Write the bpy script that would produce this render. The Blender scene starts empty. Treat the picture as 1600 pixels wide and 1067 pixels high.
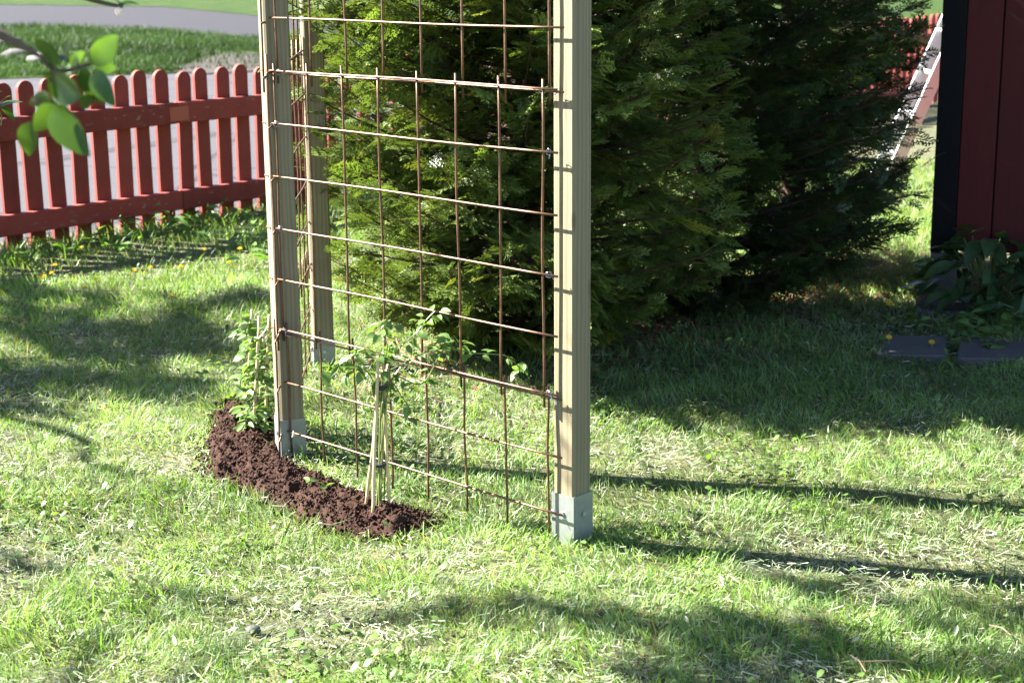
import bpy, math, random
import numpy as np
from mathutils import Vector, Matrix
random.seed(7)
RNG = np.random.default_rng(7)
scene = bpy.context.scene
COL = scene.collection

# ------------------------------------------------------------------ camera
FPX, PITCH, ROLL, CAMH = 2529.0, 0.2337, -0.0082, 1.4535
fw = np.array([0, math.cos(PITCH), -math.sin(PITCH)])
up0 = np.array([0, math.sin(PITCH), math.cos(PITCH)])
ri0 = np.array([1.0, 0, 0])
RI = math.cos(ROLL)*ri0 + math.sin(ROLL)*up0
UP = -math.sin(ROLL)*ri0 + math.cos(ROLL)*up0
cam = bpy.data.cameras.new('Camera')
camo = bpy.data.objects.new('Camera', cam)
COL.objects.link(camo)
M = Matrix(((RI[0], UP[0], -fw[0], 0), (RI[1], UP[1], -fw[1], 0), (RI[2], UP[2], -fw[2], CAMH), (0, 0, 0, 1)))
camo.matrix_world = M
cam.sensor_width = 36
cam.lens = FPX/1600*36
cam.clip_end = 2000
cam.dof.use_dof = True
cam.dof.focus_distance = 4.4
cam.dof.aperture_fstop = 6.3
scene.camera = camo

# ------------------------------------------------------------------ light
SUN_EL = math.radians(37)
SH = np.array([0.964, -0.266])            # direction shadows fall on the ground
TANEL = math.tan(SUN_EL)
w = bpy.data.worlds.new('World')
scene.world = w
w.use_nodes = True
nt = w.node_tree
bg = nt.nodes['Background']
sky = nt.nodes.new('ShaderNodeTexSky')
sky.sky_type = 'NISHITA'
sky.sun_disc = False
sky.sun_elevation = SUN_EL
sky.sun_rotation = math.atan2(-SH[0], -SH[1])
sky.dust_density = 0.5
sky.air_density = 0.65
nt.links.new(sky.outputs[0], bg.inputs[0])
bg.inputs[1].default_value = 0.05
sl = bpy.data.lights.new('Sun', 'SUN')
sl.energy = 5.0
sl.angle = math.radians(0.5)
sl.color = (1.0, 0.955, 0.89)
so = bpy.data.objects.new('Sun', sl)
COL.objects.link(so)
so.location = (-10, 4, 8)
sdir = Vector((SH[0]*math.cos(SUN_EL), SH[1]*math.cos(SUN_EL), -math.sin(SUN_EL)))
so.rotation_euler = sdir.to_track_quat('-Z', 'Y').to_euler()
vs = scene.view_settings
vs.view_transform = 'Standard'
vs.look = 'None'
vs.exposure = 3.22
vs.gamma = 1.0
vs.use_curve_mapping = False

# ------------------------------------------------------------------ helpers
def ground(px, py, z=0.0):
    d = fw + RI*(px-800)/FPX + UP*(533.5-py)/FPX
    t = (z-CAMH)/d[2]
    return np.array([d[0]*t, d[1]*t, z])

def at(px, py, D):
    """point on the pixel's ray at world distance y = D"""
    d = fw + RI*(px-800)/FPX + UP*(533.5-py)/FPX
    t = D/d[1]
    return np.array([d[0]*t, D, CAMH+d[2]*t])

def project(P):
    P = np.asarray(P, float) - np.array([0, 0, CAMH])
    Z = P@fw
    return 800+FPX*(P@RI)/Z, 533.5-FPX*(P@UP)/Z

def vnoise(x, y, s, seed=0):
    x = np.asarray(x, float)/s; y = np.asarray(y, float)/s
    xi = np.floor(x).astype(np.int64); yi = np.floor(y).astype(np.int64)
    fx = x-xi; fy = y-yi
    fx = fx*fx*(3-2*fx); fy = fy*fy*(3-2*fy)
    def h(a, b):
        n = (a*374761393 + b*668265263 + seed*974634777) & 0x7fffffff
        n = ((n ^ (n >> 13))*1274126177) & 0x7fffffff
        return ((n ^ (n >> 16)) & 0xffff)/65535.0
    return (h(xi, yi)*(1-fx)+h(xi+1, yi)*fx)*(1-fy) + (h(xi, yi+1)*(1-fx)+h(xi+1, yi+1)*fx)*fy

def lawn_z(x, y):
    return (vnoise(x, y, .55, 3)-.5)*.035 + (vnoise(x, y, .17, 4)-.5)*.014

def gpt(px, py):
    p = ground(px, py)
    p[2] = float(lawn_z(p[0], p[1]))
    return p

def mesh(name, V, F, col=None, smooth=False):
    V = np.asarray(V, float)
    me = bpy.data.meshes.new(name)
    if isinstance(F, np.ndarray) and F.ndim == 2:
        n, k = F.shape
        me.vertices.add(len(V)); me.loops.add(n*k); me.polygons.add(n)
        me.vertices.foreach_set('co', V.astype(np.float32).ravel())
        me.loops.foreach_set('vertex_index', F.astype(np.int32).ravel())
        me.polygons.foreach_set('loop_start', np.arange(0, n*k, k, dtype=np.int32))
        me.polygons.foreach_set('loop_total', np.full(n, k, np.int32))
    else:
        me.from_pydata([tuple(v) for v in V], [], [tuple(int(i) for i in f) for f in F])
    me.update(calc_edges=True)
    if col is not None:
        a = me.color_attributes.new('Col', 'FLOAT_COLOR', 'POINT')
        c = np.ones((len(V), 4), np.float32); c[:, :3] = col
        a.data.foreach_set('color', c.ravel())
    if smooth:
        me.polygons.foreach_set('use_smooth', np.ones(len(me.polygons), bool))
    me.validate()
    return me

def obj(name, me, mat=None, parent=None, loc=(0, 0, 0), rot=(0, 0, 0), scale=(1, 1, 1)):
    if mat is not None and len(me.materials) == 0:
        me.materials.append(mat)
    o = bpy.data.objects.new(name, me)
    COL.objects.link(o)
    o.location = loc; o.rotation_euler = rot; o.scale = scale
    if parent is not None:
        o.parent = parent
    return o

def tag(o, label=None, cat=None, group=None, kind=None):
    if label: o['label'] = label
    if cat: o['category'] = cat
    if group: o['group'] = group
    if kind: o['kind'] = kind
    return o

def thing(name, loc, label, cat, group=None, rz=0.0):
    o = bpy.data.objects.new(name, None)
    o.empty_display_size = .05
    COL.objects.link(o)
    o.location = loc; o.rotation_euler = (0, 0, rz)
    return tag(o, label, cat, group)

class MB:
    def __init__(s): s.V = []; s.F = []
    def box(s, lo, hi, M=None):
        b = len(s.V)
        for z in (lo[2], hi[2]):
            for x, y in ((lo[0], lo[1]), (hi[0], lo[1]), (hi[0], hi[1]), (lo[0], hi[1])):
                s.V.append((x, y, z))
        s.F += [tuple(b+i for i in f) for f in ((3, 2, 1, 0), (4, 5, 6, 7), (0, 1, 5, 4), (1, 2, 6, 5), (2, 3, 7, 6), (3, 0, 4, 7))]
        return s
    def prism(s, poly, z0, z1):
        """extrude an xy polygon (ccw)"""
        b = len(s.V); n = len(poly)
        s.V += [(p[0], p[1], z0) for p in poly] + [(p[0], p[1], z1) for p in poly]
        s.F.append(tuple(b+n-1-i for i in range(n))); s.F.append(tuple(b+n+i for i in range(n)))
        s.F += [(b+i, b+(i+1) % n, b+n+(i+1) % n, b+n+i) for i in range(n)]
        return s
    def tube(s, pts, rad, n=6, cap=True):
        pts = [np.asarray(p, float) for p in pts]
        rad = [rad]*len(pts) if np.isscalar(rad) else list(rad)
        b = len(s.V); ref = None
        for i, p in enumerate(pts):
            t = pts[min(i+1, len(pts)-1)]-pts[max(i-1, 0)]
            t = t/(np.linalg.norm(t)+1e-12)
            if ref is None:
                ref = np.array([1., 0, 0]) if abs(t[0]) < .8 else np.array([0, 1., 0])
            u = ref-t*(ref@t); u /= np.linalg.norm(u); ref = u
            v = np.cross(t, u)
            for k in range(n):
                a = 2*math.pi*k/n
                s.V.append(tuple(p+rad[i]*(math.cos(a)*u+math.sin(a)*v)))
        for i in range(len(pts)-1):
            for k in range(n):
                a = b+i*n+k; c = b+i*n+(k+1) % n
                s.F.append((a, c, c+n, a+n))
        if cap:
            s.F.append(tuple(b+n-1-k for k in range(n)))
            e = b+(len(pts)-1)*n
            s.F.append(tuple(e+k for k in range(n)))
        return s
    def me(s, name, smooth=False): return mesh(name, s.V, s.F, smooth=smooth)

def bevel_box_mesh(name, lo, hi, b=.004):
    """box with chamfered edges along z and both ends"""
    (x0, y0, z0), (x1, y1, z1) = lo, hi
    def ring(i, z): return [(x0+i+b, y0+i, z), (x1-i-b, y0+i, z), (x1-i, y0+i+b, z), (x1-i, y1-i-b, z), (x1-i-b, y1-i, z), (x0+i+b, y1-i, z), (x0+i, y1-i-b, z), (x0+i, y0+i+b, z)]
    V = ring(b, z0)+ring(0, z0+b)+ring(0, z1-b)+ring(b, z1)
    F = [tuple(range(7, -1, -1)), tuple(range(24, 32))]
    for r in range(3):
        for k in range(8):
            F.append((r*8+k, r*8+(k+1) % 8, (r+1)*8+(k+1) % 8, (r+1)*8+k))
    return mesh(name, V, F)

# ------------------------------------------------------------------ materials
MATS = {}
class NT:
    def __init__(s, name):
        s.m = bpy.data.materials.new(name); s.m.use_nodes = True
        s.t = s.m.node_tree; s.b = s.t.nodes['Principled BSDF']; s.out = s.t.nodes['Material Output']
    def n(s, typ, **kw):
        x = s.t.nodes.new(typ)
        for k, v in kw.items():
            if k.startswith('i_'): x.inputs[k[2:]].default_value = v
            else: setattr(x, k, v)
        return x
    def l(s, a, b): s.t.links.new(a, b)
    def set(s, **kw):
        for k, v in kw.items(): s.b.inputs[k.replace('_', ' ')].default_value = v
    def noise(s, scale, detail=4, rough=.6, vec=None, stretch=None, coord='Object'):
        tc = s.n('ShaderNodeTexCoord'); src = tc.outputs[coord]
        if stretch:
            mp = s.n('ShaderNodeMapping'); mp.inputs['Scale'].default_value = stretch
            s.l(src, mp.inputs[0]); src = mp.outputs[0]
        x = s.n('ShaderNodeTexNoise'); x.inputs['Scale'].default_value = scale
        x.inputs['Detail'].default_value = detail; x.inputs['Roughness'].default_value = rough
        s.l(src, x.inputs['Vector']); return x.outputs['Fac']
    def ramp(s, fac, stops):
        r = s.n('ShaderNodeValToRGB')
        while len(r.color_ramp.elements) < len(stops): r.color_ramp.elements.new(.5)
        for e, (p, c) in zip(r.color_ramp.elements, stops):
            e.position = p; e.color = (*c, 1) if len(c) == 3 else c
        s.l(fac, r.inputs[0]); return r.outputs[0]
    def mix(s, fac, a, b, typ='MIX'):
        x = s.n('ShaderNodeMix', data_type='RGBA', blend_type=typ)
        for sock, v in ((x.inputs[0], fac), (x.inputs[6], a), (x.inputs[7], b)):
            if hasattr(v, 'is_linked'): s.l(v, sock)
            elif isinstance(v, tuple): sock.default_value = (*v, 1)
            else: sock.default_value = v
        return x.outputs[2]
    def bump(s, h, strength=.3, dist=.01):
        b = s.n('ShaderNodeBump'); b.inputs['Strength'].default_value = strength; b.inputs['Distance'].default_value = dist
        s.l(h, b.inputs['Height']); s.l(b.outputs[0], s.b.inputs['Normal'])
    def objvar(s, col, amt=.25):
        oi = s.n('ShaderNodeObjectInfo'); mr = s.n('ShaderNodeMapRange')
        mr.inputs[3].default_value = 1-amt; mr.inputs[4].default_value = 1+amt
        s.l(oi.outputs['Random'], mr.inputs[0])
        return s.mix(1.0, col, mr.outputs[0], 'MULTIPLY')
    def base(s, c): s.l(c, s.b.inputs['Base Color'])

def leaf_mat(name, col=None, attr=False, transl=.35, rough=.42, spec=.4, var=.2, tint=(1.25, 1.25, .55)):
    k = NT(name)
    if attr:
        a = k.n('ShaderNodeAttribute', attribute_name='Col'); c = a.outputs['Color']
    else:
        c = k.objvar(k.mix(k.noise(35, 3), tuple(x*.75 for x in col), tuple(x*1.2 for x in col)), var)
    k.base(c); k.set(Roughness=rough); k.b.inputs['Specular IOR Level'].default_value = spec
    tr = k.n('ShaderNodeBsdfTranslucent')
    k.l(k.mix(1.0, c, tint, 'MULTIPLY'), tr.inputs[0])
    mx = k.n('ShaderNodeMixShader'); mx.inputs[0].default_value = transl
    k.l(k.b.outputs[0], mx.inputs[1]); k.l(tr.outputs[0], mx.inputs[2]); k.l(mx.outputs[0], k.out.inputs[0])
    return k.m

def M_soil():
    k = NT('lawn_soil')
    c = k.ramp(k.noise(9, 6), [(.3, (.035, .03, .012)), (.55, (.06, .065, .02)), (.75, (.11, .09, .04))])
    k.base(c); k.set(Roughness=.95); k.bump(k.noise(60, 5), .6, .02); return k.m
def M_ground():
    k = NT('far_ground'); k.base(k.ramp(k.noise(.6, 6), [(.3, (.035, .06, .015)), (.7, (.07, .10, .03))])); k.set(Roughness=.95); return k.m
def M_verge():
    k = NT('verge'); c = k.ramp(k.noise(.9, 6), [(.3, (.020, .038, .010)), (.55, (.032, .056, .014)), (.75, (.06, .07, .024))])
    k.b.inputs['Specular IOR Level'].default_value = .05; k.base(c); k.set(Roughness=.95); k.bump(k.noise(14, 5), .8, .08); return k.m
def M_asphalt(name, a, b, crack=True):
    k = NT(name)
    c = k.mix(k.noise(.9, 5), a, b)
    c = k.mix(k.ramp(k.noise(90, 3), [(.4, (0, 0, 0)), (.7, (1, 1, 1))]), c, tuple(x*1.25 for x in b))
    if crack:
        tc = k.n('ShaderNodeTexCoord'); v = k.n('ShaderNodeTexVoronoi', feature='DISTANCE_TO_EDGE'); v.inputs['Scale'].default_value = .55
        nz = k.n('ShaderNodeTexNoise'); nz.inputs['Scale'].default_value = 2.5
        k.l(tc.outputs['Object'], nz.inputs[0])
        k.l(k.mix(.12, tc.outputs['Object'], nz.outputs['Color']), v.inputs['Vector'])
        c = k.mix(k.ramp(v.outputs['Distance'], [(.0, (.8, .8, .8)), (.016, (0, 0, 0))]), c, tuple(x*.35 for x in a))
    k.b.inputs['Specular IOR Level'].default_value = .1; k.base(c); k.set(Roughness=.9); k.bump(k.noise(150, 3), .4, .01); return k.m
def M_redpaint(name, a, b, peel=.0, grain=(30, 30, 1.5)):
    k = NT(name)
    g = k.noise(1.6, 6, .65, stretch=grain)
    c = k.mix(g, a, b)
    c = k.mix(k.ramp(k.noise(7, 6, .7), [(.42, (0, 0, 0)), (.72, (.55, .55, .55))]), c, tuple(x*.55 for x in a))
    c = k.objvar(c, .24)
    if peel:
        wv = k.ramp(k.noise(3.2, 8, .75, stretch=(5, 16, 16)), [(.60, (0, 0, 0)), (.66, (1, 1, 1))])
        c = k.mix(wv, c, (.34, .24, .20))
    k.b.inputs['Specular IOR Level'].default_value = .25; k.base(c); k.set(Roughness=.75); k.bump(g, .35, .004); return k.m
def M_wood():
    k = NT('treated_pine')
    tc = k.n('ShaderNodeTexCoord')
    oi = k.n('ShaderNodeObjectInfo')
    ad = k.n('ShaderNodeVectorMath', operation='ADD'); k.l(tc.outputs['Object'], ad.inputs[0])
    cm = k.n('ShaderNodeCombineXYZ'); mu = k.n('ShaderNodeMath', operation='MULTIPLY'); mu.inputs[1].default_value = 9
    k.l(oi.outputs['Random'], mu.inputs[0])
    for i in range(3): k.l(mu.outputs[0], cm.inputs[i])
    k.l(cm.outputs[0], ad.inputs[1])
    # rings: distance from a tilted pith with slow distortion -> cathedral grain
    mp = k.n('ShaderNodeMapping'); mp.inputs['Scale'].default_value = (1, 1, .035); mp.inputs['Location'].default_value = (.07, .05, 0)
    k.l(tc.outputs['Object'], mp.inputs[0])
    nz = k.n('ShaderNodeTexNoise'); nz.inputs['Scale'].default_value = 2.2; nz.inputs['Detail'].default_value = 2
    mp2 = k.n('ShaderNodeMapping'); mp2.inputs['Scale'].default_value = (6, 6, .9)
    k.l(ad.outputs[0], mp2.inputs[0]); k.l(mp2.outputs[0], nz.inputs['Vector'])
    mixv = k.mix(.022, mp.outputs[0], nz.outputs['Color'], 'ADD')
    wv = k.n('ShaderNodeTexWave', wave_type='RINGS', rings_direction='Z'); wv.inputs['Scale'].default_value = 22
    wv.inputs['Distortion'].default_value = 5.0; wv.inputs['Detail'].default_value = 3; wv.inputs['Detail Scale'].default_value = 1.6
    k.l(mixv, wv.inputs['Vector'])
    fine = k.noise(1.0, 6, .75, stretch=(95, 95, 1.6))
    c = k.ramp(wv.outputs['Fac'], [(.10, (.185, .152, .09)), (.6, (.17, .138, .078)), (.98, (.13, .10, .052))])
    c = k.mix(k.ramp(fine, [(.35, (0, 0, 0)), (.75, (.45, .45, .45))]), c, (.125, .098, .05))
    c = k.mix(k.ramp(k.noise(3, 3, stretch=(3, 3, .8)), [(.4, (0, 0, 0)), (.8, (.35, .35, .35))]), c, (.19, .185, .105))
    # knots
    vo = k.n('ShaderNodeTexVoronoi'); vo.inputs['Scale'].default_value = 1
    mp3 = k.n('ShaderNodeMapping'); mp3.inputs['Scale'].default_value = (11, 11, 3.1); k.l(ad.outputs[0], mp3.inputs[0]); k.l(mp3.outputs[0], vo.inputs['Vector'])
    c = k.mix(k.ramp(vo.outputs['Distance'], [(.05, (.7, .7, .7)), (.10, (0, 0, 0))]), c, (.085, .05, .024))
    k.base(c); k.set(Roughness=.7); k.bump(fine, .25, .002); return k.m
def M_galv():
    k = NT('galvanised_steel')
    tc = k.n('ShaderNodeTexCoord'); vo = k.n('ShaderNodeTexVoronoi'); vo.inputs['Scale'].default_value = 70; k.l(tc.outputs['Object'], vo.inputs[0])
    c = k.mix(vo.outputs['Color'], (.20, .215, .205), (.27, .285, .27)); sep = k.mix(k.noise(14, 5), (.13, .142, .128), (.27, .285, .26))
    c = k.mix(.6, c, sep); k.base(c); k.set(Metallic=.55, Roughness=.5); k.bump(k.noise(40, 4), .08, .002); return k.m
def M_rust():
    k = NT('rusty_rod')
    c = k.ramp(k.noise(28, 6, .7), [(.3, (.055, .03, .02)), (.5, (.11, .055, .028)), (.68, (.17, .085, .04)), (.85, (.17, .13, .105))])
    k.base(c); k.set(Metallic=.45, Roughness=.42)
    k.bump(k.noise(500, 2), .5, .001); return k.m
def M_simple(name, a, b, scale=20, rough=.6, metal=0.0, bump=.2, bd=.004, stretch=None, spec=.4):
    k = NT(name); n = k.noise(scale, 5, .65, stretch=stretch)
    k.b.inputs['Specular IOR Level'].default_value = spec
    k.base(k.objvar(k.mix(n, a, b), .12)); k.set(Roughness=rough, Metallic=metal); k.bump(n, bump, bd); return k.m
def M_mulch():
    k = NT('bark_mulch'); a = k.n('ShaderNodeAttribute', attribute_name='Col')
    c = k.mix(k.noise(160, 4), a.outputs['Color'], (.030, .0125, .007)); k.base(c); k.set(Roughness=.95)
    k.b.inputs['Specular IOR Level'].default_value = .2
    k.bump(k.noise(240, 4), .7, .006); return k.m

MAT = dict(
    soil=M_soil(), ground=M_ground(), verge=M_verge(),
    street=M_asphalt('street_asphalt', (.040, .039, .043), (.055, .054, .059)),
    road=M_asphalt('far_road_asphalt', (.019, .019, .022), (.028, .027, .031), False),
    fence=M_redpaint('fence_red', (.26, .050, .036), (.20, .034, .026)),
    rail=M_redpaint('rail_red', (.26, .049, .035), (.21, .037, .028), peel=1, grain=(1.5, 30, 30)),
    shed=M_redpaint('shed_red', (.075, .009, .008), (.05, .006, .006)),  # paint colour darkened in place of shade on the walls
    plate=M_simple('nail_plate_red', (.46, .12, .07), (.32, .075, .05), 160, .6, .2),
    wood=M_wood(), galv=M_galv(), rust=M_rust(),
    black=M_simple('black_paint', (.0035, .0035, .0045), (.006, .006, .007), 12, .6, spec=.1),
    stone=M_simple('grey_stone', (.05, .048, .046), (.09, .087, .082), 9, .85, 0, .5, .02),
    slab=M_simple('slab_stone', (.045, .042, .040), (.095, .088, .084), 5, .85, 0, .5, .01),
    concrete=M_simple('plinth_concrete', (.11, .115, .125), (.17, .175, .18), 14, .9, 0, .4, .01),
    alu=M_simple('ladder_aluminium', (.62, .62, .64), (.74, .74, .76), 20, .45, .6),
    roof=M_simple('roof_felt', (.03, .03, .03), (.05, .05, .05), 20, .9),
    bamboo=M_simple('bamboo', (.42, .30, .15), (.55, .42, .24), 6, .5, 0, .2, .002, (8, 8, 1)),
    tie=M_simple('black_tie', (.012, .012, .012), (.02, .02, .02), 20, .5),
    wire=M_simple('tie_wire', (.30, .31, .33), (.42, .43, .45), 80, .4, .8),
    bark=M_simple('bark', (.055, .038, .026), (.12, .085, .06), 30, .9, 0, .9, .01, (2, 2, .5)),
    tbark=M_simple('thuja_bark', (.05, .026, .018), (.09, .048, .032), 30, .9, 0, .9, .01, (3, 3, .4)),
    stem=leaf_mat('green_stem', (.13, .17, .05), transl=.1),
    grass=leaf_mat('grass_blades', attr=True, transl=.40, rough=.45, spec=.32),
    vgrass=leaf_mat('verge_blades', attr=True, transl=.3, rough=.6, spec=.15),
    litter=leaf_mat('dry_bits', attr=True, transl=.15, rough=.7, spec=.12, tint=(1, 1, 1)),
    thuja=leaf_mat('thuja_sprays', attr=True, transl=.25, rough=.45, spec=.4, tint=(1.2, 1.3, .5)),
    apple=leaf_mat('apple_foliage', attr=True, transl=.4, rough=.4, spec=.4),
    vine=leaf_mat('vine_leaf', (.115, .195, .05), transl=.4, var=.3),
    appleleaf=leaf_mat('apple_leaf', (.05, .10, .016), transl=.42, rough=.35, var=.25),
    hosta=leaf_mat('broad_leaf', (.045, .085, .03), transl=.25, rough=.35, var=.3),
    weed=leaf_mat('weed_leaf', (.10, .20, .035), transl=.4, rough=.4, var=.3),
    yellow=leaf_mat('dandelion_yellow', (.75, .50, .01), transl=.2, tint=(1, 1, .6), rough=.6),
    pale=leaf_mat('pale_leaf', (.24, .26, .18), transl=.25, rough=.3, tint=(1, 1, 1)),
    petal=leaf_mat('bud_white', (.7, .62, .58), transl=.3, tint=(1, 1, 1)),
    twig=M_simple('twig', (.10, .07, .045), (.17, .13, .085), 60, .8),
    mulch=M_mulch(),
    baresoil=M_simple('bare_soil', (.030, .026, .024), (.085, .075, .07), 6, .95, 0, .8, .05, spec=.05),
)

# ------------------------------------------------------------------ the setting
def sheet(name, poly, z, mat):
    me = mesh(name, [(p[0], p[1], z) for p in poly], [tuple(range(len(poly)))])
    return tag(obj(name, me, mat), kind='structure')

sheet('ground', [(-400, -60), (400, -60), (400, 900), (-400, 900)], -.045, MAT['ground'])
F0 = ground(24, 393); F1 = ground(1453, 24, .86)
FD = (F1-F0); FD[2] = 0; FL = np.linalg.norm(FD); FD /= FL
FN = np.array([FD[1], -FD[0], 0])             # towards the camera
def fpt(s, n, z=0.0): return F0 + FD*s + FN*n + np.array([0, 0, z - F0[2]])
# lawn: bumpy sheet up to just beyond the fence
gx = np.arange(-9, 9.01, .09); gy = np.arange(-3, 19, .09)
X, Y = np.meshgrid(gx, gy)
Zl = lawn_z(X, Y)
V = np.stack([X, Y, Zl], -1).reshape(-1, 3)
nxg = len(gx)
I = np.arange(len(V)).reshape(X.shape)
F = np.stack([I[:-1, :-1], I[:-1, 1:], I[1:, 1:], I[1:, :-1]], -1).reshape(-1, 4)
cen = V[F].mean(1)
sd = (cen-F0)@FN
keep = sd > -.22
F = F[keep]
used = np.unique(F); remap = -np.ones(len(V), int); remap[used] = np.arange(len(used))
tag(obj('lawn', mesh('lawn', V[used], remap[F], smooth=True), MAT['soil']), kind='structure')
# street along the fence, verge, far road
def strip(n0, n1, s0=-60, s1=90): return [fpt(s0, n0)[:2], fpt(s1, n0)[:2], fpt(s1, n1)[:2], fpt(s0, n1)[:2]]
sheet('street', strip(-.2, -60, -60, 90), -.034, MAT['street'])
va = ground(-60, 122); vb = ground(420, 106); vc = ground(1500, 58)
ra = ground(-200, 40); rb = ground(0, 42); rc = ground(200, 46); rd = ground(420, 64)
def ext(a, b, t): return a+(b-a)*t
sheet('verge', [ext(va, vb, -3)[:2], va[:2], vb[:2], ext(va, vb, 2.2)[:2], ext(rc, rd, 1.9)[:2], rd[:2], rc[:2], rb[:2], ext(rb, rc, -3)[:2]], -.028, MAT['verge'])
e0 = ground(-200, 4); e1 = ground(250, 10); e2 = ground(420, 26)
sheet('road', [ext(rb, rc, -3)[:2], rb[:2], rc[:2], rd[:2], ext(rc, rd, 3.5)[:2], ext(e1, e2, 3.5)[:2], e2[:2], e1[:2], ext(e0, e1, -1.5)[:2]], -.024, MAT['road'])
sheet('far_verge', [ext(e0, e1, -1.5)[:2]+[0, .3], e1[:2]+[0, .3], e2[:2]+[0, .3], ext(e1, e2, 3.5)[:2]+[0, .3], (300, 500), (-300, 500)], -.02, MAT['verge'])

SOILP = [ground(*p)[:2] for p in ((262, 108), (300, 96), (335, 84), (380, 80), (440, 82), (450, 104), (380, 110), (320, 113))]
sheet('bare_soil', SOILP, -.018, MAT['baresoil'])
# ------------------------------------------------------------------ picket fence
fence = thing('picket_fence', tuple(F0), 'red painted picket fence with rounded tops along the street', 'fence')
ang = math.atan2(FD[1], FD[0])
fence.rotation_euler = (0, 0, ang)
S0, S1 = -3.2, FL+3.0
def picket_mesh(h, wd=.086, th=.021):
    n = 9; r = wd/2
    prof = [(-r, 0.0), (r, 0.0)]
    prof += [(r*math.cos(math.pi*i/n), h-r+r*math.sin(math.pi*i/n)) for i in range(n+1)]
    V = [(x, -th/2, z) for x, z in prof]+[(x, th/2, z) for x, z in prof]
    N = len(prof)
    Fc = [tuple(range(N)), tuple(range(2*N-1, N-1, -1))]
    Fc += [((i+1) % N, i, N+i, N+(i+1) % N) for i in range(N)]
    return mesh('picket', V, Fc)
pms = [picket_mesh(.86+d, .091+e) for d, e in ((0, 0), (.009, -.003), (-.008, .002), (.003, .003))]
s = S0; i = 0
while s < S1:
    obj('picket', pms[random.randrange(4)], MAT['fence'], fence, (s, .012, random.uniform(-.012, .004)-.0),
        (random.uniform(-.008, .008), random.uniform(-.016, .016), random.uniform(-.03, .03)))
    s += .140+random.uniform(-.006, .006); i += 1
def rail(z0, z1, a, b, name='rail'):
    me = bevel_box_mesh(name, (0, -.0275, 0), (b-a, .0275, z1-z0), .005)
    return obj(name, me, MAT['rail'], fence, (a, -.0275-.0005, z0))
cut = 2.0
for z0, z1 in ((.570, .684), (.092, .198)):
    a = S0-.1
    for b in (1.05, 4.9, 8.6, S1+.1):
        if b > a:
            rail(z0, z1, a+.001, min(b, S1+.1)-.001); a = b
pl = MB().box((-.065, -.0578, .585), (.065, -.0562, .662)).me('nail_plate')
tag(obj('nail_plate', pl, MAT['plate'], fence, (ground(248, 179, .61)-F0)@FD and (float((ground(248, 179, .61)-F0)@FD), 0, 0)), 'brighter red studded metal plate joining the top rail')
for s in (S0+.5, float((ground(436, 330)-F0)@FD)+.16, 3.6, 5.6, FL+1.5):
    obj('post', bevel_box_mesh('post', (-.045, -.045, -.1), (.045, .045, .72), .004), MAT['fence'], fence, (s, .069, 0))

# ------------------------------------------------------------------ shed
SC = ground(1450, 462)
shed_ang = math.atan2(-.33, .944)
shed = thing('shed', (SC[0], SC[1], 0), 'shaded dark red wooden shed with black corner board at right edge', 'shed', None, shed_ang)
# local x along the front wall, y into the depth
SW, SD_, SH_ = 3.2, 3.0, 2.5
for j in range(4):
    obj('plinth_block', bevel_box_mesh('plinth_block', (0, 0, -.06), (.11, .11, .198), .006), MAT['concrete'], shed,
        (.0 if j % 2 == 0 else SW-.16, .012 if j < 2 else SD_-.17, 0))
Z0 = .2
obj('wall_core', MB().box((.03, .03, Z0), (SW-.03, SD_-.03, SH_)).me('wall_core'), MAT['black'], shed)
bw = .15
bm_ = bevel_box_mesh('board', (0, 0, Z0+.005), (bw-.006, .022, SH_), .003)
x = .1
while x < SW-.1:
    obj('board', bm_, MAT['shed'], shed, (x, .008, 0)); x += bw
bm2 = bevel_box_mesh('board', (0, 0, Z0+.005), (.022, bw-.006, SH_), .003)
y = .1
while y < SD_-.1:
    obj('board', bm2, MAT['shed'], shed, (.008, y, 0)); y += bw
obj('corner_board', bevel_box_mesh('corner_board', (0, -.004, Z0-.01), (.098, .027, SH_+.01), .003), MAT['black'], shed)
obj('corner_board', bevel_box_mesh('corner_board', (-.004, .0275, Z0-.01), (.024, .098, SH_+.01), .003), MAT['black'], shed)
r = MB(); r.V = [(-.25, -.3, SH_-.02), (SW+.25, -.3, SH_-.02), (SW+.25, SD_+.3, SH_-.02), (-.25, SD_+.3, SH_-.02), (-.25, SD_/2, SH_+.9), (SW+.25, SD_/2, SH_+.9)]
r.F = [(3, 2, 1, 0), (0, 1, 5, 4), (2, 3, 4, 5), (0, 4, 3), (1, 2, 5)]
obj('roof', r.me('roof'), MAT['roof'], shed)

# ------------------------------------------------------------------ ladder leaning on the shed's side
lad_top = at(1473, 44, 10.3); lad_low = at(1424, 152, 10.3)
dv = (lad_low-lad_top)/(lad_low[2]-lad_top[2])
foot = lad_top+dv*(0-lad_top[2]); head = lad_top+dv*(2.15-lad_top[2])
ladder = thing('ladder', tuple(foot), 'pale aluminium ladder leaning behind the hedge beside the shed', 'ladder')
off = at(1450, 151, 9.93)-at(1450, 96, 10.3)
t2 = dv/np.linalg.norm(dv); off = off - t2*(off@t2)
off = off/np.linalg.norm(off)*.36
for kk in (0, 1):
    a = np.zeros(3)+off*kk; b = head-foot+off*kk
    side = np.cross(t2, off/np.linalg.norm(off)); on = off/np.linalg.norm(off)
    m = MB(); c4 = []
    for P in (a, b):
        for su, sv in ((-1, -1), (1, -1), (1, 1), (-1, 1)):
            c4.append(P+on*su*.014+side*sv*.036)
    m.V = [tuple(v) for v in c4]; m.F = [(3, 2, 1, 0), (4, 5, 6, 7), (0, 1, 5, 4), (1, 2, 6, 5), (2, 3, 7, 6), (3, 0, 4, 7)]
    obj('rail', m.me('ladder_rail'), MAT['alu'], ladder)
Lh = np.linalg.norm(head-foot)
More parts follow.
